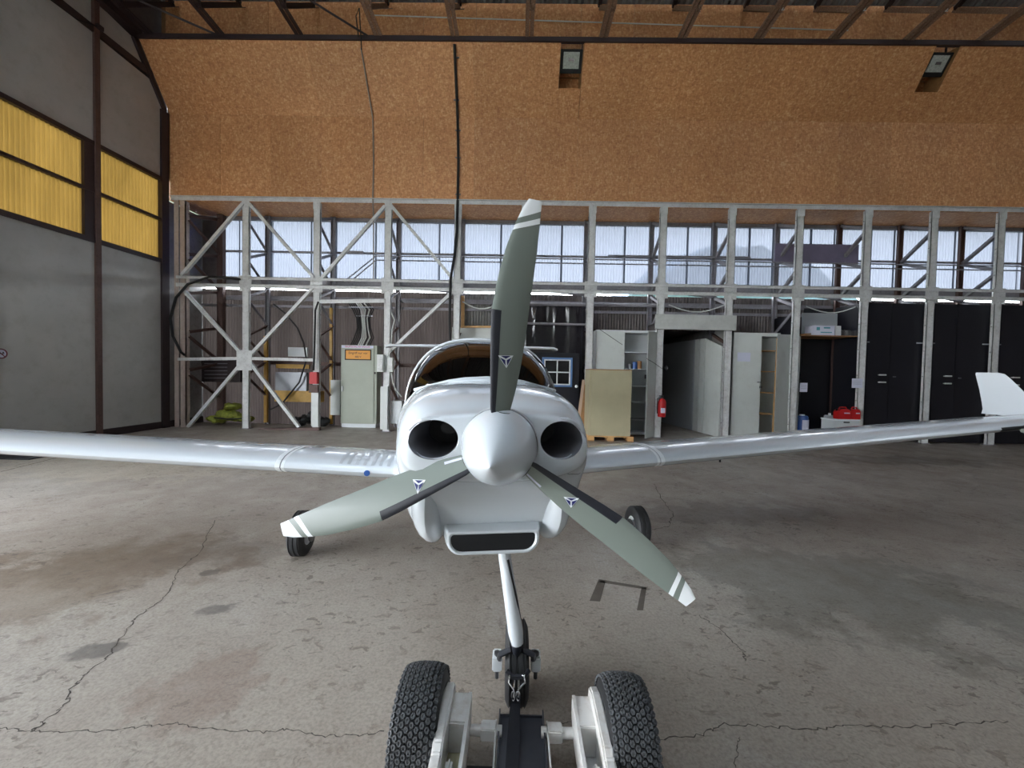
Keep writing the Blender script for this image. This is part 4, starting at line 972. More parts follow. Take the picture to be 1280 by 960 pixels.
def catmull(pts, per=5):
    out = []; n = len(pts)
    for i in range(n - 1):
        p0 = pts[max(i - 1, 0)] if i > 0 else (-pts[1][0], pts[1][1]); p1 = pts[i]; p2 = pts[i + 1]
        p3 = pts[i + 2] if i + 2 < n else (-pts[n - 2][0], pts[n - 2][1])
        for k in range(per):
            t = k / per
            out.append(tuple(.5 * (2 * b + (c - a) * t + (2 * a - 5 * b + 4 * c - d_) * t * t + (-a + 3 * b - 3 * c + d_) * t ** 3) for a, b, c, d_ in zip(p0, p1, p2, p3)))
    out.append(pts[-1]); return out
def ring(v, ctrl, per=5):
    h = catmull(ctrl, per)
    full = h + [(-x, z) for x, z in h[-2:0:-1]]
    return [G(x, v, z) for x, z in full]
def lerpc(a, b, t): return [tuple(p + (q - p) * t for p, q in zip(x, y)) for x, y in zip(a, b)]
def stations(S, step):
    """S: list of (v, ctrl); cubic-interpolated along v"""
    out = []; n = len(S)
    for i in range(n - 1):
        v1, v2 = S[i][0], S[i + 1][0]; k = max(1, int(round((v2 - v1) / step)))
        for j in range(k):
            t = j / k
            c = []
            for q in range(len(S[0][1])):
                pt = []
                for ax_ in (0, 1):
                    b = S[i][1][q][ax_]; c2 = S[i + 1][1][q][ax_]
                    m1 = (c2 - S[max(i - 1, 0)][1][q][ax_]) / max(1e-6, v2 - S[max(i - 1, 0)][0]) * (v2 - v1)
                    w = S[min(i + 2, n - 1)]; m2 = (w[1][q][ax_] - b) / max(1e-6, w[0] - v1) * (v2 - v1)
                    if i == 0: m1 = (c2 - b)
                    pt.append((2 * t ** 3 - 3 * t * t + 1) * b + (t ** 3 - 2 * t * t + t) * m1 + (-2 * t ** 3 + 3 * t * t) * c2 + (t ** 3 - t * t) * m2)
                c.append(tuple(pt))
            out.append((v1 + (v2 - v1) * t, c))
    out.append(S[-1]); return out
def scaled(c, s, cz=1.27): return [(x * s, cz + (z - cz) * s) for x, z in c]
F0 = [(0, 1.395), (.14, 1.392), (.265, 1.372), (.345, 1.29), (.337, 1.20), (.265, 1.155), (.14, 1.135), (0, 1.13)]
COWL = [(.062, scaled(F0, .84)), (.068, scaled(F0, .92)), (.082, scaled(F0, .975)), (.11, F0),
    (.17, [(0, 1.425), (.16, 1.42), (.305, 1.39), (.368, 1.28), (.358, 1.15), (.285, 1.05), (.16, 1.02), (0, 1.015)]),
    (.26, [(0, 1.452), (.18, 1.445), (.33, 1.405), (.388, 1.275), (.368, 1.10), (.322, .945), (.21, .875), (0, .875)]),
    (.48, [(0, 1.475), (.19, 1.468), (.35, 1.42), (.412, 1.27), (.39, 1.06), (.335, .87), (.2, .82), (0, .81)]),
    (.82, [(0, 1.49), (.20, 1.48), (.375, 1.43), (.450, 1.27), (.435, 1.03), (.38, .83), (.22, .76), (0, .75)])]
cow = MB().loft([ring(v, c) for v, c in stations(COWL, .03)])
cowl = put('cowling', cow, ['gelcoat', 'void', 'duct'], plane)
# cut the two air intakes
cm = MB()
def ell_ring(cu, cz, a, b, v, n=32): return [G(cu + a * cos(2 * pi * k / n), v, cz + b * sin(2 * pi * k / n)) for k in range(n)]
IN = [(-.228, 1.296, .090, .0715), (.240, 1.291, .081, .0715)]
for (cu, cz, a, b) in IN:
    s = -1 if cu < 0 else 1
    cm.loft([ell_ring(cu, cz, a * 1.12, b * 1.12, -.05), ell_ring(cu, cz, a, b, .06), ell_ring(cu - s * .01, cz, a * .98, b * .98, .16), ell_ring(cu - s * .04, cz + .0, a * .9, b * .9, .36)])
cutter = put('cutter', cm, 'void')
mod = cowl.modifiers.new('cut', 'BOOLEAN'); mod.object = cutter; mod.operation = 'DIFFERENCE'; mod.solver = 'EXACT'
bpy.context.view_layer.update()
dg = bpy.context.evaluated_depsgraph_get()
nm = bpy.data.meshes.new_from_object(cowl.evaluated_get(dg))
cowl.modifiers.clear(); cowl.data = nm; bpy.data.objects.remove(cutter, do_unlink=True)
if len(nm.materials) < 3:
    nm.materials.clear()
    for k_ in ('gelcoat', 'void', 'duct'): nm.materials.append(M[k_])
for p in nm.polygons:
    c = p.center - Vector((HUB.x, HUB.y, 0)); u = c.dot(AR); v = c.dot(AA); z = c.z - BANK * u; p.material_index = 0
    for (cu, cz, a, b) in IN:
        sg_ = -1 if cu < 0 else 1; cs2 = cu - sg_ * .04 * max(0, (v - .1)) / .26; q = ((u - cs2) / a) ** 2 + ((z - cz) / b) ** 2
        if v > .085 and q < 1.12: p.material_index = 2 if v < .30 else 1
nm.polygons.foreach_set('use_smooth', [True] * len(nm.polygons)); nm.set_sharp_from_angle(angle=radians(66))
for (cu, cz, a, b) in IN:
    pts = [G(cu + (a + .006) * cos(2 * pi * k / 40), .078 + .04 * max(0, abs(cu + (a + .006) * cos(2 * pi * k / 40)) - .27) / .06, cz + (b + .006) * sin(2 * pi * k / 40)) for k in range(40)]
    put('intake_lip', MB().tube(pts, .009, 8, closed=True), 'gelcoat', plane, smooth=True)
cu, cz = IN[0][0] + .052, IN[0][1] + .03
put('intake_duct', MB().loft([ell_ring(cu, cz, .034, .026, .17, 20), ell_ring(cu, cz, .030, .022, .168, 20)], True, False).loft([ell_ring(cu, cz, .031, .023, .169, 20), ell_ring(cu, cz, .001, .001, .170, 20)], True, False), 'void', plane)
# cheeks and chin scoop
for s in (-1, 1):
    rg = []
    for i in range(1, 14):
        th = pi * i / 14; rg.append([G(s * (.262 - .03 * max(0, -cos(th)) ** 2) + .072 * sin(th) ** .8 * cos(2 * pi * j / 20), .33 + .20 * sin(th) ** .8 * sin(2 * pi * j / 20), 1.0 + .16 * cos(th)) for j in range(20)])
    put('cowl_cheek', MB().loft(rg), 'gelcoat', plane, smooth=True)
def rrect(hu, z0, z1, r, v, n=6, taper=0.0):
    pts = []
    for (cu, cz, a0) in ((hu - r, z1 - .012, 0), (-hu + r, z1 - .012, 90), (-hu + r, z0 + r, 180), (hu - r, z0 + r, 270)):
        rr = .012 if a0 < 180 else r
        cu2 = (hu - .012) * (1 if cu > 0 else -1) if a0 < 180 else cu
        for k in range(n + 1):
            a = radians(a0 + 90 * k / n); pts.append(G(cu2 + rr * cos(a), v, cz + rr * sin(a)))
    return pts
m = MB().loft([rrect(.22, .80, .93, .07, .55), rrect(.205, .812, .935, .065, .30), rrect(.185, .832, .932, .06, .17), rrect(.178, .838, .928, .056, .145), rrect(.170, .845, .922, .05, .142), rrect(.163, .850, .916, .045, .148)], True, False)
put('chin_scoop', m, 'gelcoat', plane, smooth=True)
put('chin_duct', MB().loft([rrect(.163, .850, .916, .045, .148), rrect(.158, .853, .913, .043, .40)], True, True), 'void', plane)
# fuselage
FUS = [(.82, COWL[-1][1]),
    (.95, [(0, 1.47), (.19, 1.46), (.38, 1.41), (.49, 1.27), (.475, 1.02), (.40, .82), (.24, .74), (0, .73)]),
    (1.10, [(0, 1.36), (.19, 1.36), (.40, 1.36), (.51, 1.28), (.50, 1.02), (.42, .81), (.24, .73), (0, .72)]),
    (1.5, [(0, 1.17), (.19, 1.17), (.44, 1.18), (.54, 1.20), (.535, 1.0), (.45, .80), (.25, .715), (0, .71)]),
    (2.3, [(0, 1.17), (.19, 1.17), (.42, 1.18), (.53, 1.19), (.53, 1.0), (.45, .80), (.25, .72), (0, .71)]),
    (2.9, [(0, 1.42), (.15, 1.41), (.30, 1.36), (.38, 1.24), (.38, 1.05), (.32, .88), (.18, .80), (0, .79)]),
    (3.6, [(0, 1.42), (.09, 1.41), (.18, 1.37), (.23, 1.26), (.22, 1.12), (.18, 1.02), (.1, .96), (0, .955)]),
    (5.5, [(0, 1.30), (.04, 1.295), (.08, 1.27), (.10, 1.23), (.10, 1.17), (.08, 1.12), (.04, 1.10), (0, 1.095)])]
put('fuselage', MB().loft([ring(v, c) for v, c in stations(FUS, .08)]), 'gelcoat', plane, smooth=True)
put('cowl_seam', MB().tube([Vector(p) for p in ring(.822, scaled(COWL[-1][1], 1.002, 1.12))], .002, 4, closed=True), 'line', plane)
put('latch', MB().lathe([(0, 0), (.009, 0), (.009, .004), (0, .004)], G(.330, .14, 1.195), -AA, 10), 'void', plane)
put('latch', MB().lathe([(0, 0), (.008, 0), (.008, .004), (0, .004)], G(.25, .082, 1.185), -AA, 10), 'void', plane)
put('seam_line', MB().tube([G(.235, .080, 1.175), G(.28, .10, 1.155), G(.325, .13, 1.147), G(.355, .17, 1.15)], .0016, 4), 'line', plane)
# canopy
def arch(v, w, zb, zt, n=28, ex=.72):
    out = []
    for k in range(n + 1):
        t = pi * k / n; out.append(G(-w * (abs(cos(t)) ** ex) * (1 if cos(t) > 0 else -1), v, zb + (zt - zb) * sin(t) ** .86))
    return out
CAN = [(.90, .20, 1.477, 1.490), (.95, .30, 1.45, 1.53), (1.05, .40, 1.40, 1.595), (1.2, .475, 1.33, 1.665), (1.4, .52, 1.26, 1.735), (1.65, .545, 1.215, 1.772), (1.95, .55, 1.20, 1.79), (2.3, .53, 1.21, 1.76), (2.7, .44, 1.27, 1.65), (3.0, .33, 1.34, 1.50)]
put('canopy', MB().loft([arch(*c) for c in CAN], False, False), 'canopy', plane, smooth=True, label='tinted clear canopy')
put('canopy_frame', MB().tube(arch(1.62, .548, 1.20, 1.775), .014, 8), 'gelcoat', plane, smooth=True)
put('canopy_frame', MB().tube(arch(2.62, .47, 1.25, 1.69), .03, 8), 'gelcoat', plane, smooth=True)
def canbase(off, zo):
    L = [G(-(c[1] + off), c[0] - .01, c[2] + zo) for c in CAN[::-1]]; R = [G(c[1] + off, c[0] - .01, c[2] + zo) for c in CAN]
    front_ = [G(u, .885 + .1 * (u / .2) ** 2 * .2, 1.497 - .02 * (u / .2) ** 2) for u in (-.12, 0, .12)]
    return L + front_ + R
put('canopy_sill', MB().tube(canbase(.004, 0), .020, 8), 'gelcoat', plane, smooth=True)
put('windscreen_lip', MB().tube([G(u, .80 + .9 * abs(u) ** 2.2, 1.492 - .36 * abs(u) ** 2) for u in [x / 20 for x in range(-8, 9)]], .010, 6), 'gelcoat', plane, smooth=True)
# cockpit
put('instrument_hood', MB().loft([arch(1.02, .36, 1.36, 1.47), arch(1.3, .43, 1.30, 1.475), arch(1.34, .43, 1.25, 1.45)], False, False).poly(arch(1.34, .43, 1.18, 1.45), AA * .01), 'void', plane, smooth=True)
for s in (-1, 1):
    st = put('seat', MB().cbox(G(s * .24, 2.05, 1.36), (.40, .10, .50), Euler((radians(-14), 0, AY)).to_matrix()), 'seat', plane, bevel=.03)
    put('headrest', MB().cbox(G(s * .24, 2.13, 1.635), (.22, .07, .10), Euler((radians(-14), 0, AY)).to_matrix()), 'seat', st, bevel=.02)
put('cockpit_trim', MB().loft([ring(1.16, scaled(FUS[3][1], .94, 1.1)), ring(2.2, scaled(FUS[4][1], .94, 1.1))]).box((0, 0, 0), (.001, .001, .001)), 'void', plane) if False else None
put('parcel_shelf', MB().poly([G(-.48, 1.12, 1.205), G(.48, 1.12, 1.205), G(.48, 2.7, 1.215), G(-.48, 2.7, 1.215)], (0, 0, .01)), 'void', plane)
put('bulkhead', MB().poly(arch(2.45, .49, 1.22, 1.70), AA * .01), 'seat', plane)

# spinner
prof = [(.0, -.262), (.008, -.256), (.022, -.238), (.045, -.206), (.070, -.165), (.093, -.120), (.112, -.072), (.126, -.025), (.1345, .012), (.1365, .030), (.134, .034), (0, .034)]
PAX = (CR @ Matrix.Rotation(radians(-3.5), 3, 'Y') @ Matrix.Rotation(radians(3.0), 3, 'X') @ Vector((0, 0, -1))).normalized()
spn = put('spinner', MB().lathe(prof, HUB, PAX, 56), 'gelcoat', plane, smooth=80)
put('backplate', MB().lathe([(.1375, .032), (.139, .038), (.139, .066), (.12, .068), (0, .068)], HUB, PAX, 56), 'slot', spn, smooth=True)
# propeller
RV = (CR @ Vector((1, 0, 0))); RV = (RV - PAX * RV.dot(PAX)).normalized(); UV = PAX.cross(RV)
if UV.z < 0: UV = -UV
PR = .85; KS = PR / 313.0
LEp = [(0, 9), (40, 14), (48, 17), (75, 21), (110, 26), (145, 31), (174, 34), (200, 33), (218, 31.7), (252, 28), (281, 21.5), (300, 16), (313, 10)]
TEp = [(0, -6), (40, -6), (48, -7), (75, -10), (110, -12), (145, -12.3), (191, -11), (247, -10), (289, -8), (302, -7), (313, -6.5)]
def itp(T, r):
    for (a, x), (b, y) in zip(T, T[1:]):
        if r <= b:
            t = (r - a) / (b - a); return x + (y - x) * t
    return T[-1][1]
def blade_pt(ph, r, c, side, infl=0.0):
    """r px along blade, c chord fraction 0 leading..1 trailing, side +1 front / -1 back"""
    le, te = itp(LEp, r), itp(TEp, r); t = le + (te - le) * c; w = (le - te)
    beta = radians(40 - 26 * min(1, r / 313.0)); th = w * (.16 - .10 * r / 313.0) * (4 * c * (1 - c)) ** .55 * (1.25 - .6 * c)
    ax = -(t - 5) * tan(beta) * .85 - side * (th * (.85 if side > 0 else .25)) - side * infl / KS   # minus = towards the camera
    e_ = RV * cos(ph) + UV * sin(ph); n_ = -RV * sin(ph) + UV * cos(ph)     # n_: counter-clockwise seen from the front
    return HUB + (e_ * r + n_ * t + PAX * ax) * KS
def blade_loft(ph, r0, r1, c0=0.0, c1=1.0, infl=0.0, n=24, k0=0.0, k1=0.0, nc=10):
    """k0/k1 shear the end lines so they run slanted across the chord"""
    rings = []
    for i in range(n + 1):
        f = i / n; rg = []
        cs_ = [c0 + (c1 - c0) * j / nc for j in range(nc + 1)]
        for side, seq in ((1, cs_), (-1, cs_[::-1] if c0 > 0 or c1 < 1 else cs_[-2:0:-1])):
            for c in seq:
                sh = (k0 * (1 - f) + k1 * f) * (.5 - c); r = min(313, r0 + (r1 - r0) * f + sh)
                rg.append(blade_pt(ph, r, c, side, infl))
        rings.append(rg)
    return MB().loft(rings)
PH0 = 1.416
for k_ in range(3):
    ph = PH0 + k_ * 2 * pi / 3
    wh = ('upright blade', 'lower left blade', 'lower right blade')[k_]
    b = put('propeller_blade', blade_loft(ph, 38, 279, n=40, k1=-14), 'blade', plane, smooth=True, label='grey ' + wh)
    put('tip_stripe', blade_loft(ph, 279, 286, n=2, k0=-14, k1=-14), 'white', b, smooth=True, label='white stripe')
    put('tip_gap', blade_loft(ph, 286, 294, n=2, k0=-14, k1=-14), 'blade', b, smooth=True)
    put('blade_tip', blade_loft(ph, 294, 313, n=6, k0=-14, k1=0), 'white', b, smooth=True, label='white tip')
    put('leading_edge_guard', blade_loft(ph, 44, 172, 0, .27, infl=.0012, n=24, nc=4), 'guard', b, smooth=True, label='black guard strip')
    s0 = blade_pt(ph, 52, .80, 1); 
    m = MB(); q = [blade_pt(ph, r, c, 1, .0016) for r, c in ((50, .80), (74, .80), (74, .90), (50, .90))]; m.poly(q, -PAX * .0006)
    if k_: put('sticker', m, 'paper', b)
    # three-pointed emblem
    cc = (113, .50); em = MB()
    def ep(a, rr, infl): 
        w_ = itp(LEp, cc[0]) - itp(TEp, cc[0])
        # always drawn with one point down in the picture
        dx, dz = rr * cos(a), rr * sin(a); er, et = cos(ph), sin(ph)
        r = cc[0] + dx * cos(ph) + dz * sin(ph); t = -dx * sin(ph) + dz * cos(ph)
        return blade_pt(ph, r, cc[1] - t / w_, 1, infl)
    tri = [ep(radians(a), 10.5, .0016) for a in (-90, 30, 150)]; em.poly(tri, -PAX * .0005) if False else em.poly(tri, -PAX * .0003); put('emblem', em, 'white', b, label='small white and blue three-pointed emblem')
    em = MB()
    for a in (30, 150, 270):
        em.poly([ep(radians(a + 60), 1.1, .0024), ep(radians(a + 8), 7.6, .0024), ep(radians(a + 112), 7.6, .0024)], -PAX * .0004)
    put('emblem_print', em, 'navy', b)
    m = MB()
    base = HUB + (RV * cos(ph) + UV * sin(ph)) * .116
    m.lathe([(.026, 0), (.028, .008), (.024, .012)], base, RV * cos(ph) + UV * sin(ph), 20); put('blade_collar', m, 'void', b)

# wings
AF = [(0, 0), (.008, .020), (.03, .040), (.07, .058), (.13, .072), (.22, .082), (.33, .084), (.48, .072), (.65, .048), (.82, .022), (1.0, .0),
      (1.0, -.006), (.82, -.012), (.65, -.022), (.48, -.034), (.33, -.042), (.20, -.044), (.11, -.040), (.05, -.030), (.015, -.016)]
def wing_geo(u):
    a = abs(u); c = 1.20 if a < .9 else 1.20 - (a - .9) * (.46 / 4.5); le = 1.56 if a > .9 else 1.56 - .0 * a
    z = .752 + .079 * a; return le, c, z
def wpt(u, i, infl=0.0, frac=None):
    le, c, z = wing_geo(u); x, y = AF[i % len(AF)]
    if frac is not None:
        x2, y2 = AF[(i + 1) % len(AF)]; x += (x2 - x) * frac; y += (y2 - y) * frac
    nx, ny = (x - .35) * .4, y - .01; L = sqrt(nx * nx + ny * ny) + 1e-6
    k = .98 if y > 0 else 1.15
    return G(u, le + c * x + infl * nx / L, z + c * y * k - c * x * .055 + infl * ny / L)
def wring(u): return [wpt(u, i) for i in range(len(AF))]
for s in (-1, 1):
    us = [.30, .55, .9, 1.6, 2.6, 3.6, 4.6, 5.1, 5.30, 5.38]
    rings = [wring(s * u) for u in us]
    c_ = rings[-1]; m_ = sum(c_, Vector()) / len(c_); rings.append([m_ + (p - m_) * .75 + AR * s * .03 for p in c_])
    wg = put('wing', MB().loft(rings), 'gelcoat', plane, smooth=50, label=('left-hand wing in the picture' if s < 0 else 'right-hand wing in the picture'))
    put('joint_line', MB().loft([[wpt(s * 1.38, i, .0015) for i in range(len(AF))], [wpt(s * 1.388, i, .0015) for i in range(len(AF))]], True, False), 'line' if s < 0 else 'slot', wg)
    put('joint_tape', MB().loft([[wpt(s * 1.36, i, .0008) for i in range(len(AF))], [wpt(s * 1.42, i, .0008) for i in range(len(AF))]], True, False), 'white', wg)
    put('root_fillet', MB().loft([[(lambda p, q: q + (p - q) * 1.25)(wpt(s * .36, i), G(s * .36, 2.1, .80)) for i in range(len(AF))], [(lambda p, q: q + (p - q) * 1.06)(wpt(s * .52, i), G(s * .52, 2.1, .80)) for i in range(len(AF))], [wpt(s * .62, i, .001) for i in range(len(AF))]], True, False), 'gelcoat', wg, smooth=True)
    # winglet
    le, c, z = wing_geo(5.38); u0 = s * 5.38
    def wl_ring(v0, v1, zz, t, du): 
        vm = (v0 + v1) / 2; return [G(u0 + s * du + s * t * sy, v0 + (v1 - v0) * f, zz) for f, sy in ((0, 0), (.08, .6), (.3, 1), (.7, .6), (1, 0), (.7, -.6), (.3, -1), (.08, -.6))]
    zb = z - .0
    rg = [wl_ring(1.66, 2.36, zb - .02, .03, 0), wl_ring(1.80, 2.355, zb + .03, .022, .005), wl_ring(1.93, 2.37, zb + .10, .018, .012), wl_ring(2.06, 2.41, zb + .24, .015, .03), wl_ring(2.17, 2.45, zb + .36, .012, .045), wl_ring(2.22, 2.465, zb + .405, .009, .052), wl_ring(2.28, 2.46, zb + .42, .004, .055)]
    put('winglet', MB().loft(rg), 'gelcoat', wg, smooth=60)
    # light bay in the leading edge
    idx = [19, 18, 17]
    rr = []
    for u in (4.42, 4.45, 4.9, 4.93):
        rr.append([wpt(s * u, 1, .003), wpt(s * u, 0, .003), wpt(s * u, 19, .003), wpt(s * u, 18, .003), wpt(s * u, 17, .003), wpt(s * u, 17, -.01)])
    put('light_bay', MB().loft(rr, False, False), 'void', wg)
    put('landing_light', MB().lathe([(0, 0), (.035, 0), (.035, .012), (0, .012)], wpt(s * 4.66, 19, -.004), -AA, 16), 'lampglass', wg)
    # aileron gap and flap gap on top
    m = MB()
    for (u1, u2) in ((1.5, 3.2), (3.25, 5.0)):
        a = wpt(s * u1, 8, .0015, .5); b = wpt(s * u2, 8, .0015, .5); m.bar(a, b, .008, .002)
    put('flap_gap', m, 'line', wg)
    if s < 0:
        for q in range(7):
            u = -(.99 - q * .055)
            pts = [wpt(u, i, .0012) for i in (2, 3, 4, 5)]
            m = MB()
            for (i, a, b) in ((0, 2, 3), (1, 3, 4), (2, 4, 5)):
                off = .012 * (2 - i); m.poly([wpt(u - .011, a, .0016), wpt(u + .011, a, .0016), wpt(u + .011, b, .0016), wpt(u - .011, b, .0016)], (0, 0, .0006))
            put('vent_slot', m, 'slot', wg)
        put('fuel_drain_cap', MB().lathe([(0, 0), (.021, 0), (.021, .006), (0, .008)], wpt(-.80, 19, .0, .9), (wpt(-.80, 19, .02, .9) - wpt(-.80, 19, 0, .9)), 18), 'blue', wg, label='blue round cap')
    else:
        put('inlet_hole', MB().lathe([(0, 0), (.024, 0), (.026, .004), (0, .005)], wpt(.55, 19, .018), -AA, 18), 'void', wg)
        put('drain_knob', MB().lathe([(0, 0), (.008, 0), (.008, .02), (0, .02)], wpt(1.95, 17, .0), (0, 0, -1), 10), 'void', wg)
# tail
fin = MB()
def fin_ring(z, v0, v1, t): return [G(t * sy, v0 + (v1 - v0) * f, z) for f, sy in ((0, 0), (.1, .7), (.35, 1), (.7, .6), (1, 0), (.7, -.6), (.35, -1), (.1, -.7))]
put('tail_fin', fin.loft([fin_ring(1.18, 4.5, 5.55, .05), fin_ring(1.5, 4.75, 5.6, .045), fin_ring(1.88, 4.95, 5.6, .035)]), 'gelcoat', plane, smooth=60)
TZ = PY(584, 434, 6.55).z - .0
def st_ring(u): 
    a = abs(u); c = .50 - .10 * a; return [G(u, 5.02 + .06 * a + c * x, TZ + c * y * .95 - (0.02 if a > 1.3 else 0)) for x, y in AF]
put('tailplane', MB().loft([st_ring(u) for u in (-1.36, -1.30, -.8, 0, .8, 1.30, 1.36)]), 'gelcoat', plane, smooth=50)

# landing gear
def wheel(parent, c, ax, r, w, rub='rubber', hubmat='white', name='wheel', grooves=3, sub=True):
    ax = Vector(ax).normalized(); prof = [(r * .52, -w * .42), (r * .62, -w * .5), (r * .82, -w * .5), (r * .94, -w * .40)]
    for g_ in range(grooves):
        x = -w * .28 + w * .56 * g_ / max(1, grooves - 1); prof += [(r * .995, x - .006), (r * .965, x - .004), (r * .965, x + .004), (r * .995, x + .006)]
    prof += [(r * .94, w * .40), (r * .82, w * .5), (r * .62, w * .5), (r * .52, w * .42), (r * .52, -w * .42)]
    wo_ = put(name, MB().lathe(prof, c, ax, 40), rub, parent, smooth=40)
    put('rim', MB().lathe([(0, -w * .2), (r * .2, -w * .3), (r * .35, -w * .2), (r * .53, -w * .42), (r * .53, w * .42), (r * .35, w * .2), (r * .2, w * .3), (0, w * .2)], c, ax, 28), hubmat, wo_, smooth=40)
    return wo_
WR = .18
cl = PZ(377, 693, 0); cr_ = PZ(796, 683, 0)
for c, s in ((cl, -1), (cr_, 1)):
    wc_ = Vector((c.x, c.y, WR)); wheel(plane, wc_, AR, WR * 1.005, .125, 'rubber')
    top = G(s * .38, 2.05, .78); ax0 = wc_ - AR * s * .10
    put('main_gear_leg', MB().tube([top, top.lerp(ax0, .35) + Vector((0, 0, .01)), top.lerp(ax0, .8), ax0 + Vector((0, 0, .01)), wc_ - AR * s * .05], [.028, .022, .018, .018, .018], 10), 'gelcoat', plane, smooth=True)
    put('brake_disc', MB().lathe([(0, 0), (.07, 0), (.07, .012), (0, .012)], wc_ - AR * s * .075, AR, 20), 'steel', plane)
nf = PZ(644.5, 872, 0); NA = Vector((1, .03, 0)).normalized(); NF = Vector((.03, -1, 0)).normalized()
nc_ = Vector((nf.x, nf.y, .178))
nose_w = wheel(plane, nc_, NA, .178, .105, 'rubber', 'slot', 'nose_wheel')
lt = cp(630, 690, 1.72); lb_ = cp(646.5, 803, 1.79)
put('nose_leg', MB().tube([lt + Vector((0, .05, .08)), lt, lt.lerp(lb_, .5), lb_.lerp(lt, .12), lb_], [.026, .026, .030, .034, .028], 14), 'gelcoat', plane, smooth=True)
put('brake_hose', MB().tube([cp(635, 700, 1.70), cp(646, 750, 1.74), cp(652, 785, 1.78), cp(654, 812, 1.80)], .005, 6), 'black', plane)
fk = cp(646, 812, 1.80)
m = MB().tube([lb_, fk, fk + Vector((0, .02, -.04))], [.026, .022, .016], 10)
put('fork_head', m, 'guard', plane, smooth=True)
for s in (-1, 1):
    e1_ = fk + NA * s * .025; e2_ = nc_ + NA * s * .078
    put('fork_arm', MB().tube([e1_, e1_ + NA * s * .045 + Vector((0, .0, -.02)), e2_ + Vector((0, -.06, .06)), e2_], .013, 8), 'guard', plane, smooth=True)
    put('axle_block', MB().cbox(nc_ + NA * s * .090 + Vector((0, -.01, .01)), (.045, .07, .07)), 'white', plane, bevel=.006)
    put('axle_bolt', MB().lathe([(0, -.06), (.009, -.06), (.009, .052), (.014, .052), (.014, .064), (0, .064)], nc_ + NA * s * .090 + Vector((0, -.03, .0)), (0, 0, 1), 8), 'steel', plane)

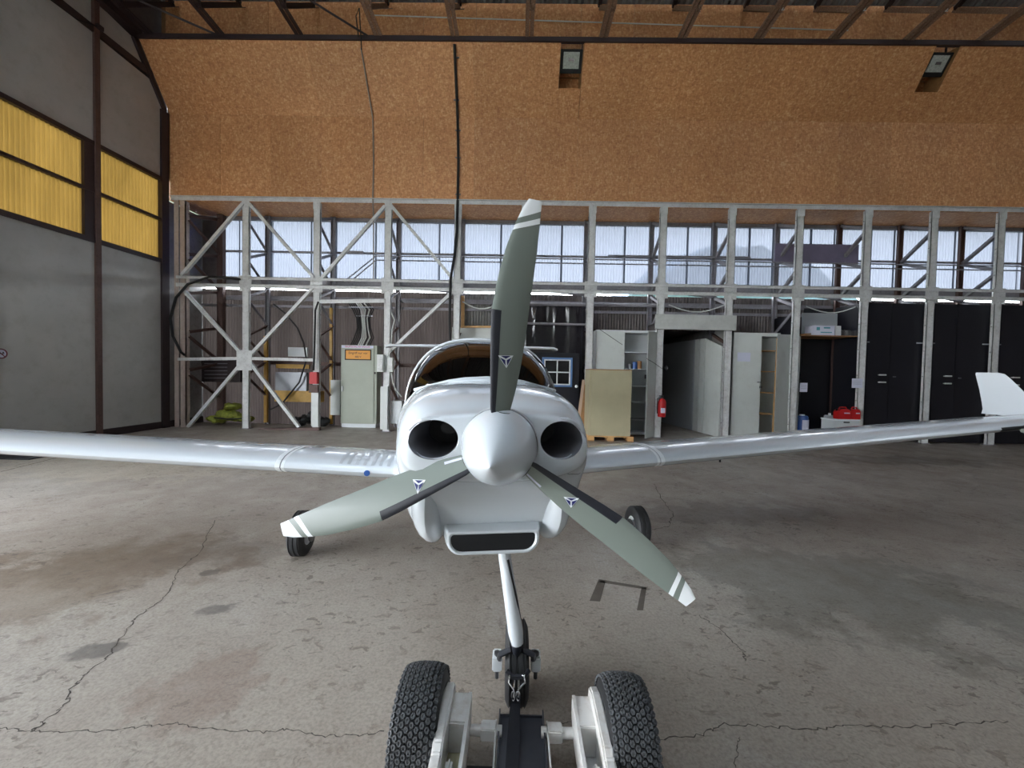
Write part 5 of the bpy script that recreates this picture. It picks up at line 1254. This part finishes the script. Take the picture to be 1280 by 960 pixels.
# ================================================================== TOW VEHICLE
tc_ = cp(652.5, 900, 1.52); TX = tc_.x
tug = thing('aircraft_tug', 'white-framed aircraft tug with two studded tyres at the bottom edge of the picture', 'tug', (TX, 1.25, 0))
TR, TW = .20, .158
ty = {}
for s in (-1, 1):
    tx = TX + s * .385 + (.006 if s < 0 else -.006); c = Vector((tx, (1.50 if s < 0 else 1.475), TR))
    prof = [(TR * .45, -TW * .40), (TR * .60, -TW * .5), (TR * .80, -TW * .52), (TR * .91, -TW * .46), (TR * .962, -TW * .32), (TR * .975, 0), (TR * .962, TW * .32), (TR * .91, TW * .46), (TR * .80, TW * .52), (TR * .60, TW * .5), (TR * .45, TW * .40), (TR * .45, -TW * .40)]
    t_ = put('tyre', MB().lathe(prof, c, (1, 0, 0), 56), 'black', tug, smooth=True)
    st = MB(); rows = 9; nst = 52
    for j in range(rows):
        w = -TW * .44 + TW * .88 * j / (rows - 1); ww = abs(w) / (TW / 2); rb = TR * (.975 - .075 * ww ** 3.0)
        tilt = .55 * ww ** 3 * (1 if w > 0 else -1)
        for q in range(nst):
            a = 2 * pi * (q + .5 * (j % 2)) / nst
            er = Vector((0, cos(a), sin(a))); et = Vector((0, -sin(a), cos(a))); ex = Vector((1, 0, 0))
            n_ = (er * cos(tilt) + ex * sin(tilt)); e2 = (ex * cos(tilt) - er * sin(tilt)); p = c + ex * w + er * rb
            R1, R2, hh = .0102, .0086, .008; vs = []
            for (rad, h) in ((R1, 0), (R2, hh), (R2 * .55, hh), (R2 * .40, hh - .003)):
                vs += [p + n_ * h + (e2 * cos(k * pi / 3) * .92 + et * sin(k * pi / 3) * 1.12) * rad for k in range(6)]
            fs = [(i + 6 * L, (i + 1) % 6 + 6 * L, (i + 1) % 6 + 6 * (L + 1), i + 6 * (L + 1)) for L in range(3) for i in range(6)] + [(18, 19, 20, 21, 22, 23)]
            st.add(vs, fs)
    put('tread', st, 'rubber_stud', t_, kind='stuff')
    put('rim', MB().lathe([(0, -.05), (.05, -.05), (.07, -.03), (TR * .47, -TW * .38), (TR * .47, TW * .38), (.07, .03), (.05, .05), (0, .05)], c, (1, 0, 0), 32), paint('rim_tan', (150, 120, 90), .5) if s > 0 else 'tug_white', t_, smooth=40)
    # side arm: channel casting rising towards the wheel
    sx = s; xi = TX + s * .203; xo = TX + s * .284
    zt_ = .30
    def yz(y, z): return (y, z)
    outer = [(.95, .16), (1.56, .16), (1.615, .24), (1.60, .295), (1.54, .315), (1.33, .30), (1.30, .285), (.95, .285)]
    arm = put('side_arm', MB().poly([(xo - .018, y, z) for y, z in outer], (.036, 0, 0)), 'tug_white', tug, bevel=.006)
    xa_, xb_ = sorted((xi, xo))
    put('inner_plate', MB().poly([(xi - .006, y, z) for y, z in [(.95, .14), (1.54, .14), (1.58, .20), (1.575, .275), (1.40, .265), (.95, .255)]], (.012, 0, 0)), 'tug_white', arm)
    put('end_block', MB().box((xa_, 1.44, .15), (xb_, 1.585, .268)), 'tug_white', arm, bevel=.006)
    put('web_plate', MB().box((xa_, .95, .13), (xb_, 1.45, .15)), 'tug_white' if s > 0 else 'beige', arm)
    put('stiffener', MB().box(((xa_ + xb_) / 2 - .012, .95, .15), ((xa_ + xb_) / 2 + .012, 1.33, .25)), 'tug_white', arm, bevel=.01)
    # cross tube to the tray
    put('cross_tube', MB().tube([(TX + s * .075, 1.52, .17), (xi, 1.52, .17)], .019, 12), 'tug_white', tug, smooth=True)
    put('tube_collar', MB().cbox((TX + s * .125, 1.52, .17), (.06, .05, .048)), 'tug_white', tug, bevel=.004)
    put('tray_bracket', MB().box((TX + s * .098 - .003, .95, .10), (TX + s * .098 + .003, 1.55, .19)), 'tug_white', tug)
    put('cover_plate', MB().box((min(TX + s * .1, xi), .9, .04), (max(TX + s * .1, xi), 1.49, .06)), 'tug_dark', tug)
tcx = TX + .000
tr = put('tray', MB().box((tcx - .085, .85, .15), (tcx + .085, 1.60, .156)), 'tray', tug)
put('tray_rim', MB().box((tcx - .089, .85, .15), (tcx - .084, 1.61, .182)), 'tray', tr); put('tray_rim', MB().box((tcx + .084, .85, .15), (tcx + .089, 1.61, .182)), 'tray', tr)
put('tray_rim', MB().box((tcx - .085, 1.60, .15), (tcx + .085, 1.605, .165)), 'tray', tr)
put('chassis', MB().box((tcx - .25, .2, .06), (tcx + .25, .9, .2)), 'tug_dark', tug, bevel=.01)
# strap with hooks
hk = cp(645.5, 868, 1.66)
t = thing('tow_strap', 'black webbing strap hooked to the nose wheel and running down into the tug', 'strap', hk)
pts = [hk, cp(644, 880, 1.63), cp(643, 900, 1.56), cp(641.5, 930, 1.47), cp(640, 960, 1.38), cp(639, 1000, 1.28)]
m = MB(); wv = Vector((.022, 0, 0)); rg = []
for k_, p in enumerate(pts):
    w = (.016, .020, .022, .023, .023, .023)[k_]; rg.append([p + Vector((-w, 0, 0)), p + Vector((w, 0, 0)), p + Vector((w, .004, -.003)), p + Vector((-w, .004, -.003))])
put('webbing', m.loft(rg), 'strap', t)
for s in (-1, 1):
    b0 = cp(645 + s * 2.5, 872, 1.645)
    pt = [b0, cp(645 + s * 3, 862, 1.66), cp(646 + s * 10, 853, 1.68), cp(646 + s * 9, 844, 1.685), cp(646 + s * 2, 844, 1.70), cp(645.5 + s * 3, 860, 1.66)]
    put('hook', MB().tube(pt, .0038, 8), 'chrome', t, smooth=True)
    put('ring', MB().tube([cp(644.5 + s * 3 + 2.2 * cos(a), 870 + 6 * sin(a), 1.64) for a in [2 * pi * k / 12 for k in range(12)]], .0026, 6, closed=True), 'chrome', t, smooth=True)
put('fork_loop', MB().tube([cp(633, 838, 1.70), cp(640, 846, 1.69), cp(655, 846, 1.69), cp(661, 838, 1.72)], .010, 8), 'guard', t)
